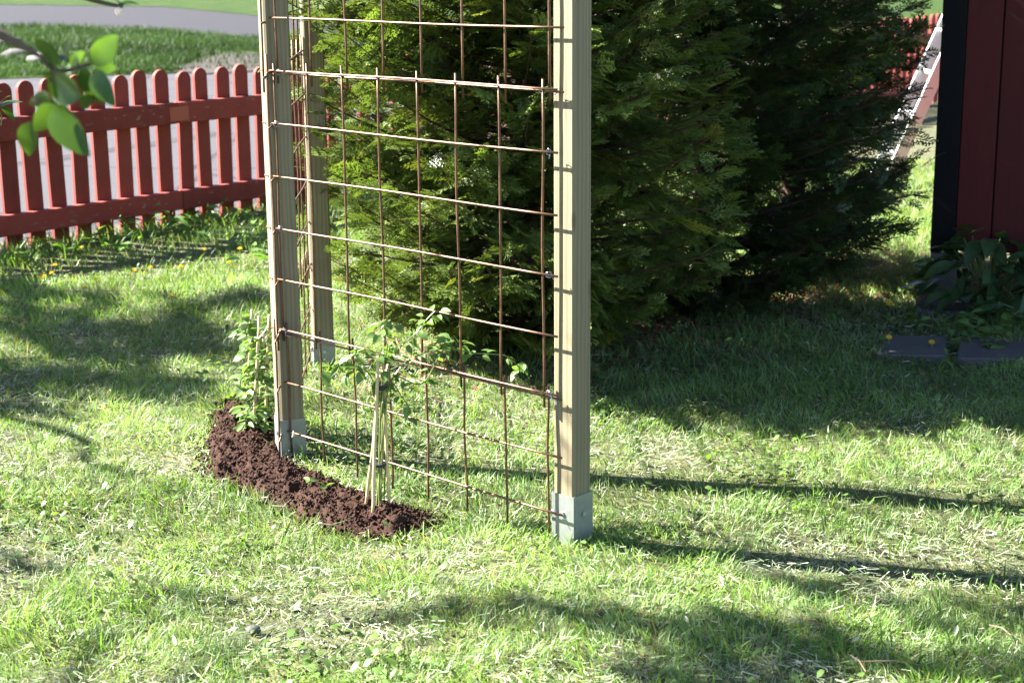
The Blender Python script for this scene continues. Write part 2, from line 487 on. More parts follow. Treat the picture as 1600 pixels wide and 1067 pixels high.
for q in np.arange(.25, Lh-.1, .27):
    p = (head-foot)/Lh*q
    obj('rung', MB().tube([p+off*.04, p+off*.96], .014, 8).me('rung'), MAT['alu'], ladder)

# ------------------------------------------------------------------ posts of the trellis
def wood_post(px, py, side, yaw, label, shoe_h, H=2.25, tilt=0.0):
    g = gpt(px, py)
    th = thing('wooden_post', tuple(g), label, 'post', 'trellis posts', yaw)
    h = side/2
    obj('shaft', bevel_box_mesh('shaft', (-h, -h, .03), (h, h, H), .006), MAT['wood'], th)
    k = h+.0025; t = .002
    # galvanised shoe: a U of three plates round the foot
    sh = MB(); sh.box((-k, -k, -.05), (k, -h-.0005, shoe_h)).box((-k, h+.0005, -.05), (k, k, shoe_h)).box((-k, -h-.0005, -.05), (-h-.0005, h+.0005, shoe_h-.0004)).box((h+.0005, -h-.0005, -.05), (k, h+.0005, shoe_h-.0004))
    so_ = obj('metal_shoe', sh.me('metal_shoe'), MAT['galv'], th)
    for nx, ny in ((0, -1), (1, 0), (-1, 0)):
        bm = MB(); c = np.array([nx, ny, 0])*(k); zb = shoe_h*.6
        bm.tube([c+np.array([0, 0, zb]), c+np.array([nx, ny, 0])*.004+np.array([0, 0, zb])], .0065, 6)
        obj('bolt', bm.me('bolt'), MAT['wire'], so_)
    return th, g
near_post, NP = wood_post(894, 843, .069, math.radians(45+2), 'nearest square wooden trellis post in galvanised shoe, right end of rusty mesh', .128)
left_post, LP = wood_post(455, 709, .072, math.radians(8.3+13), 'left front wooden trellis post in galvanised shoe beside mulch bed', .118)
back_post, BP = wood_post(506, 572, .073, math.radians(8.3+5), 'farthest wooden trellis post, standing behind the left front post', .108)

# ------------------------------------------------------------------ rusty mesh sheets
def tie_mesh(r=.008):
    m = MB(); pts = [(r*math.cos(a), .002*math.sin(3*a), r*math.sin(a)) for a in np.linspace(0, 5.6, 9)]
    m.tube(pts, .0013, 4); m.tube([(r*.9, 0, -.002), (r*1.6, -.006, -.012)], .0013, 4); return m.me('wire_tie')
TIE = tie_mesh()
def rod_mesh(a, b, amp=.002, n=9, r=.0031, seed=0):
    rr = random.Random(seed); a = np.asarray(a, float); b = np.asarray(b, float)
    ph = [rr.uniform(0, 6.3) for _ in range(6)]
    pts = []
    for i in range(n):
        t = i/(n-1)
        o = np.array([math.sin(ph[0]+t*5)+.5*math.sin(ph[1]+t*11), math.sin(ph[2]+t*4)+.5*math.sin(ph[3]+t*9), math.sin(ph[4]+t*5)])*amp*math.sin(math.pi*min(max(t, .03), .97))**.5
        pts.append(a+(b-a)*t+o)
    m = MB().tube(pts, r, 6); return m.me('rod', True)
def mesh_sheet(A, Bv, rows, z_lo, z_hi, shift, inset, label, nv=8, ends=(.05, .05), seed=0, droop=0.0):
    """A: foot of the first vertical, Bv: foot of the last one (xy); rows: heights; shift: sideways slip along the sheet"""
    A = np.array([A[0], A[1], 0.]); Bv = np.array([Bv[0], Bv[1], 0.])
    d = (Bv-A)/np.linalg.norm(Bv-A); n = np.array([d[1], -d[0], 0])
    base = A+d*shift+n*inset; L = np.linalg.norm(Bv-A)
    th = thing('wire_mesh_sheet', tuple(base+np.array([0, 0, z_lo])), label, 'wire mesh', 'rusty mesh sheets')
    rr = random.Random(seed)
    o0 = np.array([0, 0, -z_lo])
    for i in range(nv):
        p = d*L*i/(nv-1)
        tx = rr.uniform(-.004, .004)
        obj('rod', rod_mesh(p+o0+[0, 0, z_lo+rr.uniform(-.004, .004)], p+d*tx+o0+[0, 0, z_hi+rr.uniform(-.004, .004)], seed=rr.random()), MAT['rust'], th)
    for j, z in enumerate(rows):
        a = -d*ends[0]+o0+n*.0055+[0, 0, z]; b = d*(L+ends[1])+o0+n*.0055+[0, 0, z-droop]
        obj('rod', rod_mesh(a, b, .0022, 11, seed=rr.random()), MAT['rust'], th)
        if j % 2 == 0:
            for e in (0.01, L+.02):
                obj('wire_tie', TIE, MAT['wire'], th, tuple(d*e+o0+n*.004+np.array([0, 0, z])), (rr.uniform(-.3, .3), rr.uniform(-.4, .4), math.atan2(d[1], d[0])+rr.uniform(-.4, .4)))
    return th
z0r = .083
Rz = [z0r+.15*k for k in range(16)]
def facep(post_g, yaw, side, lx, ly):
    c, s_ = math.cos(yaw), math.sin(yaw); return np.array([post_g[0]+lx*c-ly*s_, post_g[1]+lx*s_+ly*c])
A0 = ground(457, 716)[:2]; A1 = ground(866, 838)[:2]
# the sheet's right end lies on the near post's left face
_y = math.radians(47); _ex = np.array([math.cos(_y), math.sin(_y)]); _ey = np.array([-math.sin(_y), math.cos(_y)])
E1 = NP[:2]-_ex*.0475-_ey*.014
A1 = E1-(E1-A0)/np.linalg.norm(E1-A0)*.052
AD = (A1-A0)/np.linalg.norm(A1-A0)
mesh_sheet(A0, A1, Rz[0:3], .01, Rz[2]+.03, 0, .000, 'lowest rusty mesh sheet of the front side, reaching down to grass', seed=1)
mesh_sheet(A0, A1, [z+.012 for z in Rz[2:8]], Rz[2]-.025, Rz[7]+.035, -.007, .008, 'middle rusty mesh sheet of the front side, behind the vine on canes', seed=2)
mesh_sheet(A0, A1, [z+.006 for z in Rz[7:14]], Rz[7]-.025, Rz[13]+.05, .007, .000, 'uppermost rusty mesh sheet of the front side, cut by top of picture', seed=3)
B0 = at(415, 130, 4.60)[:2]; B1 = at(470, 130, 5.70)[:2]
mesh_sheet(B0, B1, [z-.01 for z in Rz[0:3]], .02, Rz[2]+.05, 0, -.004, 'lowest rusty mesh sheet seen edge on between left and farthest posts', seed=4)
mesh_sheet(B0, B1, [z+.006 for z in Rz[2:8]], Rz[2]-.05, Rz[7]+.055, .008, .004, 'middle rusty mesh sheet seen edge on between left and farthest posts', seed=5)
mesh_sheet(B0, B1, [z-.004 for z in Rz[7:14]], Rz[7]-.05, Rz[13]+.05, -.01, -.004, 'uppermost rusty mesh sheet seen edge on between left and farthest posts', seed=6)

# ------------------------------------------------------------------ mulch bed
MP = [(352, 636), (326, 682), (320, 712), (326, 742), (352, 762), (400, 776), (450, 797), (500, 818), (560, 834), (620, 838), (662, 828), (682, 810), (664, 797), (615, 790), (575, 775), (530, 757), (485, 738), (446, 722), (434, 700), (428, 655), (405, 634), (375, 628)]
MPg = np.array([ground(*p)[:2] for p in MP])
def inside(px, py, poly):
    px = np.asarray(px); r = np.zeros(px.shape, bool); n = len(poly)
    for i in range(n):
        x0, y0 = poly[i]; x1, y1 = poly[(i+1) % n]
        c = ((y0 > py) != (y1 > py)) & (px < (x1-x0)*(py-y0)/((y1-y0)+1e-12)+x0)
        r ^= c
    return r
def dist_poly(px, py, poly):
    d = np.full(np.shape(px), 1e9); n = len(poly)
    for i in range(n):
        a = poly[i]; b = poly[(i+1) % n]; ab = b-a
        t = np.clip(((px-a[0])*ab[0]+(py-a[1])*ab[1])/(ab@ab), 0, 1)
        d = np.minimum(d, np.hypot(px-a[0]-t*ab[0], py-a[1]-t*ab[1]))
    return d
x0, y0 = MPg.min(0)-.04; x1, y1 = MPg.max(0)+.04
st = .0065
X, Y = np.meshgrid(np.arange(x0, x1, st), np.arange(y0, y1, st))
jx = X+RNG.uniform(-.002, .002, X.shape); jy = Y+RNG.uniform(-.002, .002, X.shape)
sgn = np.where(inside(jx, jy, MPg), 1, -1)*dist_poly(jx, jy, MPg)
sgn = sgn+(vnoise(jx, jy, .05, 8)-.5)*.03
cl = (vnoise(jx, jy, .05, 11)-.4)*.022+(vnoise(jx, jy, .02, 12)-.5)*.017+(vnoise(jx, jy, .010, 13)-.5)*.014+RNG.normal(0, .0012, X.shape)
Zm = lawn_z(jx, jy)+np.where(sgn > 0,   .008+.029*(1-np.exp(-np.maximum(sgn, 0)/.05))+cl*np.clip(sgn/.02, 0, 1), -.01)
def bed_z(x, y):
    i = int(round((y-y0)/st)); j = int(round((x-x0)/st))
    return float(Zm[min(max(i, 0), Zm.shape[0]-1), min(max(j, 0), Zm.shape[1]-1)])
V = np.stack([jx, jy, Zm], -1).reshape(-1, 3); I = np.arange(len(V)).reshape(X.shape)
F = np.stack([I[:-1, :-1], I[:-1, 1:], I[1:, 1:], I[1:, :-1]], -1).reshape(-1, 4)
F = F[(sgn.ravel()[F] > -.008).all(1)]
used = np.unique(F); remap = -np.ones(len(V), int); remap[used] = np.arange(len(used))
# crumbs: little irregular lumps strewn over the heap
ncr = 5200
cx = RNG.uniform(x0, x1, ncr*4); cy = RNG.uniform(y0, y1, ncr*4)
ok = (np.where(inside(cx, cy, MPg), 1, -1)*dist_poly(cx, cy, MPg)) > -.02-.03*RNG.random(len(cx))**3
cx = cx[ok][:ncr]; cy = cy[ok][:ncr]
oct_v = np.array([(1, 0, 0), (0, 1, 0), (-1, 0, 0), (0, -1, 0), (0, 0, 1), (0, 0, -1)], float)
oct_f = np.array([(0, 1, 4), (1, 2, 4), (2, 3, 4), (3, 0, 4), (1, 0, 5), (2, 1, 5), (3, 2, 5), (0, 3, 5)])
ii = np.clip(np.round((cy-y0)/st).astype(int), 0, X.shape[0]-1); jj = np.clip(np.round((cx-x0)/st).astype(int), 0, X.shape[1]-1)
cz = np.maximum(Zm[ii, jj], lawn_z(cx, cy)+.002)+.002
sz = RNG.uniform(.002, .0065, ncr)[:, None, None]*RNG.uniform(.5, 1.3, (ncr, 6, 1))*RNG.uniform(.5, 1.4, (ncr, 1, 3))
th_ = RNG.uniform(0, 6.28, ncr); cr = np.einsum('nij,nkj->nki', np.stack([np.stack([np.cos(th_), -np.sin(th_), 0*th_], -1), np.stack([np.sin(th_), np.cos(th_), 0*th_], -1), np.stack([0*th_, 0*th_, 1+0*th_], -1)], 1), oct_v[None]*sz)
crv = cr+np.stack([cx, cy, cz], -1)[:, None]
nb = len(used)
Vall = np.concatenate([V[used], crv.reshape(-1, 3)])
q = remap[F]; tri = np.concatenate([q[:, [0, 1, 2]], q[:, [0, 2, 3]]])
Fall = np.concatenate([tri, (oct_f[None]+6*np.arange(ncr)[:, None, None]).reshape(-1, 3)+nb])
tone = np.concatenate([.7+.6*vnoise(V[used][:, 0], V[used][:, 1], .03, 14), np.repeat(RNG.uniform(.6, 1.6, ncr), 6)])
mul = tag(obj('mulch_bed', mesh('mulch_bed', Vall, Fall, col=np.array([.034, .0158, .0098])[None]*tone[:, None]), MAT['mulch']), 'crescent of dark brown mulch curving round the left front post', 'mulch', kind='stuff')

# ------------------------------------------------------------------ slabs, stones
def rock_mesh(name, rx, ry, rz, seed, n=10, flat=False):
    rr = np.random.default_rng(seed); V = []; F = []
    lat = 6
    for i in range(1, lat):
        ph = math.pi*i/lat
        for k in range(n):
            a = 2*math.pi*k/n; f = 1+rr.uniform(-.16, .16)
            V.append((rx*math.sin(ph)*math.cos(a)*f, ry*math.sin(ph)*math.sin(a)*f, rz*math.cos(ph)*(1+rr.uniform(-.1, .1))))
    V += [(0, 0, rz), (0, 0, -rz)]
    for i in range(lat-2):
        for k in range(n):
            F.append((i*n+k, (i+1)*n+k, (i+1)*n+(k+1) % n, i*n+(k+1) % n))
    for k in range(n):
        F.append((len(V)-2, k, (k+1) % n)); F.append((len(V)-1, (lat-2)*n+(k+1) % n, (lat-2)*n+k))
    return mesh(name, V, F, smooth=True)
def slab(poly, h, label, seed):
    P = [ground(*p)[:2] for p in poly]; c = np.mean(P, 0)
    rr = random.Random(seed); pts = []
    for i in range(len(P)):
        a, b = P[i], P[(i+1) % len(P)]
        for t in (0.04, .3, .65, .96):
            pts.append((a+(b-a)*t-c)*(1+rr.uniform(-.012, .012)))
    m = MB(); z = .006
    m.prism(pts, -.05, z+h-.006)
    b = len(m.V); n = len(pts)
    m.V += [(p[0]*.975, p[1]*.975, z+h+rr.uniform(-.0015, .0015)) for p in pts]
    m.F = [f for f in m.F if f != tuple(n+i for i in range(n))]
    m.F += [(n+i, n+(i+1) % n, b+(i+1) % n, b+i) for i in range(n)]; m.F.append(tuple(b+i for i in range(n)))
    tag(obj('paving_slab', m.me('paving_slab'), MAT['slab'], None, (c[0], c[1], 0)), label, 'paving slab', 'stone slabs by the shed')
SLABS = [[(1425, 492), (1530, 494), (1528, 466), (1436, 464)], [(1366, 560), (1478, 562), (1478, 532), (1385, 530)], [(1494, 566), (1640, 568), (1640, 535), (1500, 534)]]
slab(SLABS[0], .012, 'small grey paving slab directly below the shed corner', 1)
slab(SLABS[1], .010, 'grey paving slab sunk in grass, left of the two lower slabs', 2)
slab(SLABS[2], .010, 'grey paving slab running out of the picture at right', 3)
for px, py, r, lb in ((30, 92, .28, 'pale flat stone in the grass verge beyond the street, middle one'), (75, 100, .30, 'pale flat stone in the grass verge, nearest to the fence'), (8, 72, .26, 'grey stone in the grass verge at the left picture edge')):
    g = ground(px, py)
    tag(obj('stone', rock_mesh('stone', r, r*.6, r*.38, int(px)), MAT['stone'], None, (g[0], g[1], .05)), lb, 'stone', 'stones in the verge')
g = gpt(396, 986)
tag(obj('stone', rock_mesh('stone', .018, .014, .010, 5), MAT['stone'], None, (g[0], g[1], g[2]+.014)), 'small grey stone lying in the lawn in the left foreground', 'stone')

# ------------------------------------------------------------------ thuja hedge trees
def frond(seed, nb=7, sub=3):
    """a flat spray in the xy plane along +x, length 1; triangles only"""
    rr = random.Random(seed); V = []; F = []
    def blade(p, a, L, wd, z=0.0, one=False):
        b = len(V); c, s_ = math.cos(a), math.sin(a)
        if one:
            V.append((p[0]+s_*wd, p[1]-c*wd, p[2])); V.append((p[0]-s_*wd+c*L*.3, p[1]+c*wd+s_*L*.3, p[2])); V.append((p[0]+c*L, p[1]+s_*L, p[2]+z)); F.append((b, b+2, b+1)); return
        V.append((p[0], p[1], p[2])); V.append((p[0]+c*L*.5-s_*wd, p[1]+s_*L*.5+c*wd, p[2]+z*.5)); V.append((p[0]+c*L, p[1]+s_*L, p[2]+z)); V.append((p[0]+c*L*.5+s_*wd, p[1]+s_*L*.5-c*wd, p[2]+z*.5))
        F.append((b, b+1, b+2)); F.append((b, b+2, b+3))
    blade((0, 0, 0), 0, 1.0, .018)
    for i in range(nb):
        t = .10+.86*i/nb
        for sd_ in (-1, 1):
            a = sd_*math.radians(rr.uniform(32, 50)); L = (.44*(1-t)**.8+.09)*rr.uniform(.75, 1.15)
            p = (t+rr.uniform(-.02, .02), 0, 0); z = rr.uniform(-.06, .05)
            blade(p, a, L, .024, z)
            for k in range(sub):
                u = .25+.6*k/sub
                q = (p[0]+math.cos(a)*L*u, math.sin(a)*L*u, z*u)
                a2 = a+math.radians(rr.uniform(25, 45))*(1 if k % 2 else -1)
                blade(q, a2, L*.46*(1-u*.5), .028, rr.uniform(-.03, .03), True)
    return np.array(V), np.array(F)
FRONDS = [frond(i) for i in range(4)]
FRONDS_LO = [frond(i, 4, 1) for i in range(3)]
def place_fronds(pos, dirv, nrm, size, col, lib):
    """returns V,F,C for fronds laid along dirv with blade normal nrm"""
    Vs = []; Fs = []; Cs = []; off_ = 0
    d = dirv/np.linalg.norm(dirv, axis=1, keepdims=True)
    n = nrm-d*(nrm*d).sum(1, keepdims=True); n /= np.linalg.norm(n, axis=1, keepdims=True)+1e-9
    yv = np.cross(n, d)
    which = RNG.integers(0, len(lib), len(pos))
    for k, (v, f) in enumerate(lib):
        m = which == k; c = m.sum()
        if not c: continue
        bend = -.22*(v[:, 0]**2)
        P = pos[m][:, None]+size[m][:, None, None]*(v[None, :, 0:1]*d[m][:, None]+v[None, :, 1:2]*yv[m][:, None]+(v[None, :, 2:3]+bend[None, :, None]*RNG.uniform(0, 1.4, (c, 1, 1)))*n[m][:, None])
        Vs.append(P.reshape(-1, 3)); Fs.append((f[None]+len(v)*np.arange(c)[:, None, None]).reshape(-1, 3)+off_)
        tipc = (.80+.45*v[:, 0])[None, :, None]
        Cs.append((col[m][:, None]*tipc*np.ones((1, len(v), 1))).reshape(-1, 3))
        off_ += c*len(v)
    return np.concatenate(Vs), np.concatenate(Fs), np.concatenate(Cs)
def thuja(cx, cy, R, H, zb, label, nl, colbase, seed, squash=1.0):
    rr = np.random.default_rng(seed)
    th = thing('thuja_tree', (cx, cy, 0), label, 'tree', 'thuja hedge')
    tr = MB(); 
    tr.tube([(0, 0, -.05), (.02, .01, .5), (-.02, .02, 1.2), (.01, 0, 2.0), (0, 0, H*.93)], [.065, .055, .045, .03, .008], 9)
    obj('trunk', tr.me('trunk', True), MAT['tbark'], th)
    lim = MB(); P = []; D = []; N = []; S = []; C = []; Plo = []
    def radius(z):
        if z < .55: f = .62+.38*math.sin(math.pi/2*max(z-zb, 0)/(.55-zb+1e-6))
        elif z < 1.7: f = 1.0
        else: f = max(.02, 1-((z-1.7)/(H-1.7))**1.4)
        return R*f
    for i in range(nl):
        lo = i % 5 != 0
        zt = rr.uniform(zb, 1.85) if lo else rr.uniform(1.8, H)
        az = rr.uniform(0, 2*math.pi)
        if math.sin(az) > .35 and rr.random() < .55: az = -az
        rad = radius(zt)*(1+rr.normal(0, .07))*(1+.05*math.sin(2*az+seed)+.09*math.sin(5*az+zt*4+seed))
        rise = rr.uniform(.05, .38)*rad
        o = np.array([math.cos(az), math.sin(az)*squash, 0])
        p0 = np.array([0, 0, max(.06, zt-rise-.1)]); p3 = o*rad+np.array([0, 0, zt])
        p1 = o*rad*.45+np.array([0, 0, max(.05, zt-rise*.95-.05)])
        ts = np.linspace(0, 1, 6); pts = [(1-t)**2*p0+2*t*(1-t)*p1+t*t*p3 for t in ts]
        lim.tube(pts, list(np.linspace(.009, .002, 6)), 4, False)
        nf = int(rr.integers(30, 44)) if lo else 18
        roll = rr.normal(0, .45); shade = rr.uniform(.72, 1.3)
        for j in range(nf):
            t = .26+.74*(j+.5)/nf if rr.random() > .10 else rr.uniform(.1, .4)
            p = (1-t)**2*p0+2*t*(1-t)*p1+t*t*p3; tan = 2*(1-t)*(p1-p0)+2*t*(p3-p1); tan /= np.linalg.norm(tan)
            sideways = np.cross(tan, [0, 0, 1.]); sideways /= np.linalg.norm(sideways)+1e-9
            upv = np.cross(sideways, tan)
            sgn_ = 1 if j % 2 else -1
            if t > .95: sgn_ *= .25
            a = math.radians(rr.uniform(25, 62))*sgn_
            sr = sideways*math.cos(roll)+upv*math.sin(roll); nr = -sideways*math.sin(roll)+upv*math.cos(roll)
            d = tan*math.cos(a)+sr*math.sin(a)+np.array([0, 0, rr.normal(-.08, .16)])
            P.append(p+rr.normal(0, .012, 3)); D.append(d); N.append(nr+rr.normal(0, .35, 3))
            S.append((rr.uniform(.085, .165) if lo else rr.uniform(.2, .32))*(1.05-.25*t)); Plo.append(lo)
            c = np.array(colbase)*shade*rr.uniform(.8, 1.25); 
            if rr.random() < .06: c = c*np.array([1.6, 1.25, 1.0])
            C.append(c)
    P, D, N, S, C, Plo = map(np.array, (P, D, N, S, C, Plo))
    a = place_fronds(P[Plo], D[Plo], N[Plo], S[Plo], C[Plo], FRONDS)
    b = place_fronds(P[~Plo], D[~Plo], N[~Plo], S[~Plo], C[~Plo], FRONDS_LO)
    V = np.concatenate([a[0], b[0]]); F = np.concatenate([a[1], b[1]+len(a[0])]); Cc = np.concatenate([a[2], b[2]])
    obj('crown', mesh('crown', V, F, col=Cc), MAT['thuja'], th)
    tag(obj('limbs', lim.me('limbs'), MAT['tbark'], th), kind='stuff')
    return th
thuja(.04, 6.10, .78, 3.3, .16, 'yellow green sunlit thuja behind the rusty mesh trellis', 345, (.095, .132, .030), 21, 1.22)  # sunlit tone is put into this tree's foliage colour
thuja(.80, 6.72, .80, 3.3, .16, 'shaded dark green thuja in middle of hedge, right of nearest post', 222, (.033, .055, .016), 22)  # foliage colour darkened to carry the shade of the left tree
thuja(1.31, 7.55, .51, 3.3, .24, 'shaded dark green thuja at right end of hedge, beside ladder', 200, (.035, .057, .017), 23)  # shade is put into the foliage colour here as well

# ------------------------------------------------------------------ leaf meshes
def leaf_mesh(name, L=1.0, wd=.5, fold=.12, curl=.2, n=5, point=1.0, lobes=0):
    V = []; F = []
    for i in range(n+1):
        t = i/n
        wi = wd/2*math.sin(math.pi*min(t**.8, 1))**.75 if 0 < i < n else .0
        if lobes and 0 < i < n: wi *= 1+.25*(-1)**i
        z = -curl*t*t
        V += [(t*L, 0, z*L), (t*L, wi*L, z*L+fold*wi*2*L), (t*L, -wi*L, z*L+fold*wi*2*L)]
    for i in range(n):
        a = i*3; b = a+3
        if i == 0: F += [(a, b, b+1), (a, b+2, b)]
        elif i == n-1: F += [(a, b, a+1), (a, a+2, b)]
        else: F += [(a, b, b+1, a+1), (a, a+2, b+2, b)]
    return mesh(name, V, F, smooth=True)
def aim(d, rollang=0.0):
    """euler that maps local +x to d, local z as upright as possible, rolled"""
    d = Vector(d).normalized(); zz = Vector((0, 0, 1))
    y_ = zz.cross(d)
    if y_.length < 1e-3: y_ = Vector((0, 1, 0))
    y_.normalize(); z_ = d.cross(y_)
    Mx = Matrix((d, y_, z_)).transposed() @ Matrix.Rotation(rollang, 3, 'X')
    return Mx.to_euler()

# ------------------------------------------------------------------ climbing plants in the mulch
VL = [leaf_mesh('leaf', 1, .62, .15, .25), leaf_mesh('leaf', 1, .5, .25, .1), leaf_mesh('leaf', 1, .7, .1, .45)]
rr = random.Random(31)
def add_leaf(th, p, d, s, mat='vine', lib=VL, name='leaf', roll=None):
    obj(name, lib[rr.randrange(len(lib))], MAT[mat], th, tuple(p), aim(d, rr.uniform(-.7, .7) if roll is None else roll), (s, s, s))
def bez(pts, n=14):
    pts = [np.asarray(p, float) for p in pts]; out = []
    for k in range(len(pts)-1):
        p0 = pts[max(k-1, 0)]; p1 = pts[k]; p2 = pts[k+1]; p3 = pts[min(k+2, len(pts)-1)]
        for i in range(n):
            t = i/n; out.append(.5*((2*p1)+(-p0+p2)*t+(2*p0-5*p1+4*p2-p3)*t*t+(-p0+3*p1-3*p2+p3)*t**3))
    out.append(pts[-1]); return out
def cane(th, a, b, r=.0042):
    a = np.asarray(a); b = np.asarray(b); pts = []; rad = []
    for i in range(9):
        t = i/8; pts.append(a+(b-a)*t+np.array([rr.uniform(-.0012, .0012), rr.uniform(-.0012, .0012), 0])); rad.append(r*(1.14 if i in (2, 5) else 1))
    obj('cane', MB().tube(pts, rad, 7).me('cane', True), MAT['bamboo'], th)
# plant beside the left post
g1 = ground(398, 682); g1[2] = bed_z(g1[0], g1[1])-.005; Dp = g1[1]
p1 = thing('climbing_plant', tuple(g1), 'dense leafy climber on bamboo canes left of the left front post', 'plant', 'young climbers in the mulch bed')
tops = [(394, 484), (405, 494), (420, 492), (412, 520)]; foots = [(384, 672), (396, 690), (414, 684), (405, 668)]
canes1 = []
for (tx, ty), (fx, fy) in zip(tops, foots):
    f = ground(fx, fy); f[2] = bed_z(f[0], f[1])-.03; t = at(tx, ty, Dp+(f[1]-Dp)*.5)
    cane(p1, f-g1, t-g1); canes1.append((f-g1, t-g1))
for q in range(5):
    a, b = canes1[q % 4]; pts = []
    for i in range(26):
        t = i/25; an = q*1.3+t*11; rad = .018+.012*math.sin(t*7+q)
        pts.append(a+(b-a)*t*(.93)+np.array([math.cos(an), math.sin(an), 0])*rad)
    obj('stem', MB().tube(pts, .0018, 4, False).me('stem'), MAT['stem'], p1)
    for i in range(1, 26):
        for _ in range(3):
            if rr.random() < .97:
                an = rr.uniform(0, 6.28); d = np.array([math.cos(an), math.sin(an), rr.uniform(-.5, .5)])
                p = pts[i]+np.array([rr.uniform(-.012, .012), rr.uniform(-.012, .012), rr.uniform(-.01, .01)])
                add_leaf(p1, p+d*.010, d, rr.uniform(.02, .042))
for _ in range(26):
    an = rr.uniform(0, 6.28); d = np.array([math.cos(an), math.sin(an), rr.uniform(-.1, .5)])
    add_leaf(p1, np.array([d[0]*.03, d[1]*.03, rr.uniform(.005, .07)]), d, rr.uniform(.03, .05))
# plant in front of the mesh
g2 = ground(588, 804); g2[2] = bed_z(g2[0], g2[1])-.005; D2 = g2[1]
p2 = thing('climbing_plant', tuple(g2), 'climber with bare lower canes trailing leafy shoots onto the front mesh', 'plant', 'young climbers in the mulch bed')
for (fx, fy), (tx, ty) in (((582, 815), (591, 556)), ((571, 800), (596, 574)), ((609, 803), (598, 566)), ((590, 790), (606, 570))):
    f = ground(fx, fy); f[2] = bed_z(f[0], f[1])-.03
    cane(p2, f-g2, at(tx, ty, D2+(f[1]-D2)*.3)-g2, .0045)
ct = at(597, 604, D2)-g2
obj('clip', MB().tube([ct+[0, 0, -.006], ct+[0, 0, .006]], .017, 10).me('clip'), MAT['tie'], p2)
ct = at(590, 725, D2)-g2
obj('clip', MB().tube([ct+[0, 0, -.004], ct+[0, 0, .004]], .022, 10).me('clip'), MAT['tie'], p2)
shoots = [[(590, 800), (592, 700), (597, 610), (590, 560), (570, 545), (545, 560), (520, 572)],
          [(600, 800), (603, 690), (600, 600), (620, 550), (650, 520), (668, 498), (680, 486)],
          [(596, 798), (597, 700), (604, 620), (625, 575), (660, 552), (700, 545), (745, 552), (790, 556), (812, 575)],
          [(588, 798), (600, 660), (610, 600), (628, 620), (640, 640), (632, 660)],
          [(592, 798), (594, 640), (600, 570), (605, 540), (596, 515), (610, 500)],
          [(596, 798), (598, 640), (615, 590), (650, 600), (668, 590), (700, 530), (715, 540)],
          [(594, 798), (590, 640), (580, 590), (560, 575), (535, 580)]]
for q, sh in enumerate(shoots):
    pts = [at(x_, y_, D2+.012*math.sin(k*1.7+q)+(.10*max(0, x_-610)/200 if k > 2 else 0)) for k, (x_, y_) in enumerate(sh)]
    pts[0][2] = g2[2]
    P = bez([p-g2 for p in pts], 8)
    obj('stem', MB().tube(P, .0017, 4, False).me('stem'), MAT['stem'], p2)
    for i in range(int(len(P)*.30), len(P)):
        dens = .30 if i < len(P)*.45 else 1.15
        if q == 2 and i > len(P)*.6: dens = .42
        for _ in range(2):
            if rr.random() < dens*.62:
                an = rr.uniform(0, 6.28); d = np.array([math.cos(an), math.sin(an)*.8, rr.uniform(-.75, .35)])
                s_ = rr.uniform(.016, .036); o_ = d/np.linalg.norm(d)*rr.uniform(.004, .02)
                add_leaf(p2, P[i]+o_, d, s_)
for px, py in ((508, 580), (516, 573), (810, 578), (806, 570), (815, 566), (798, 582), (688, 492), (672, 490), (745, 548)):
    p = at(px, py, D2+(.1*max(0, px-610)/200))-g2; an = rr.uniform(0, 6.28)
    add_leaf(p2, p, (math.cos(an), math.sin(an), -.5), rr.uniform(.03, .05))
# seedling shoots in the mulch
for px, py, lb in ((505, 795, 'tiny pale green seedling in middle of the mulch'), (480, 788, 'tiny sprout at the front edge of the mulch, left of seedling')):
    g = ground(px, py); g[2] = bed_z(g[0], g[1])
    t = thing('seedling', tuple(g), lb, 'seedling')
    obj('stem', MB().tube([(0, 0, -.01), (.004, 0, .02), (.01, .002, .035)], .0012, 5).me('stem'), MAT['stem'], t)
    for a in (0.3, 2.6, 4.4):
        add_leaf(t, (.01, .002, .034), (math.cos(a), math.sin(a), .3), .024)

# ------------------------------------------------------------------ broad-leaved clump and weeds
HL = [leaf_mesh('leaf', 1, .42, .15, .35, 6), leaf_mesh('leaf', 1, .5, .1, .55, 6), leaf_mesh('leaf', 1, .36, .2, .25, 6)]
WL = [leaf_mesh('leaf', 1, .26, .2, .3, 6, lobes=1), leaf_mesh('leaf', 1, .34, .15, .2, 6), leaf_mesh('leaf', 1, .22, .25, .5, 6, lobes=1)]
def clump(name, px, py, label, cat, group, n, r, h, lib, mat, ls, seed, stems=True):
    global rr
    rr = random.Random(seed); g = gpt(px, py)
    t = thing(name, tuple(g), label, cat, group)
    for i in range(n):
        an = rr.uniform(0, 6.28); u = math.sqrt(rr.random()); zz = h*(1-u*u*.75)*rr.uniform(.55, 1.05)
        p = np.array([math.cos(an)*r*u, math.sin(an)*r*u, zz])
        d = np.array([math.cos(an), math.sin(an), rr.uniform(-.35, .45)])
        if stems and i % 2 == 0:
            obj('stem', MB().tube([(p[0]*.2, p[1]*.2, -.005), (p[0]*.55, p[1]*.55, zz*.6), tuple(p)], .0022, 4, False).me('stem'), MAT['stem'], t)
        add_leaf(t, p, d, rr.uniform(*ls), mat, lib)
    return t
clump('hosta', 1545, 478, 'dark broad-leaved clump growing against the red shed wall', 'plant', None, 130, .25, .36, HL, 'hosta', (.08, .16), 41)
clump('hosta', 1630, 500, 'dark broad-leaved clump at the right picture edge below shed', 'plant', None, 80, .24, .30, HL, 'hosta', (.07, .13), 42)
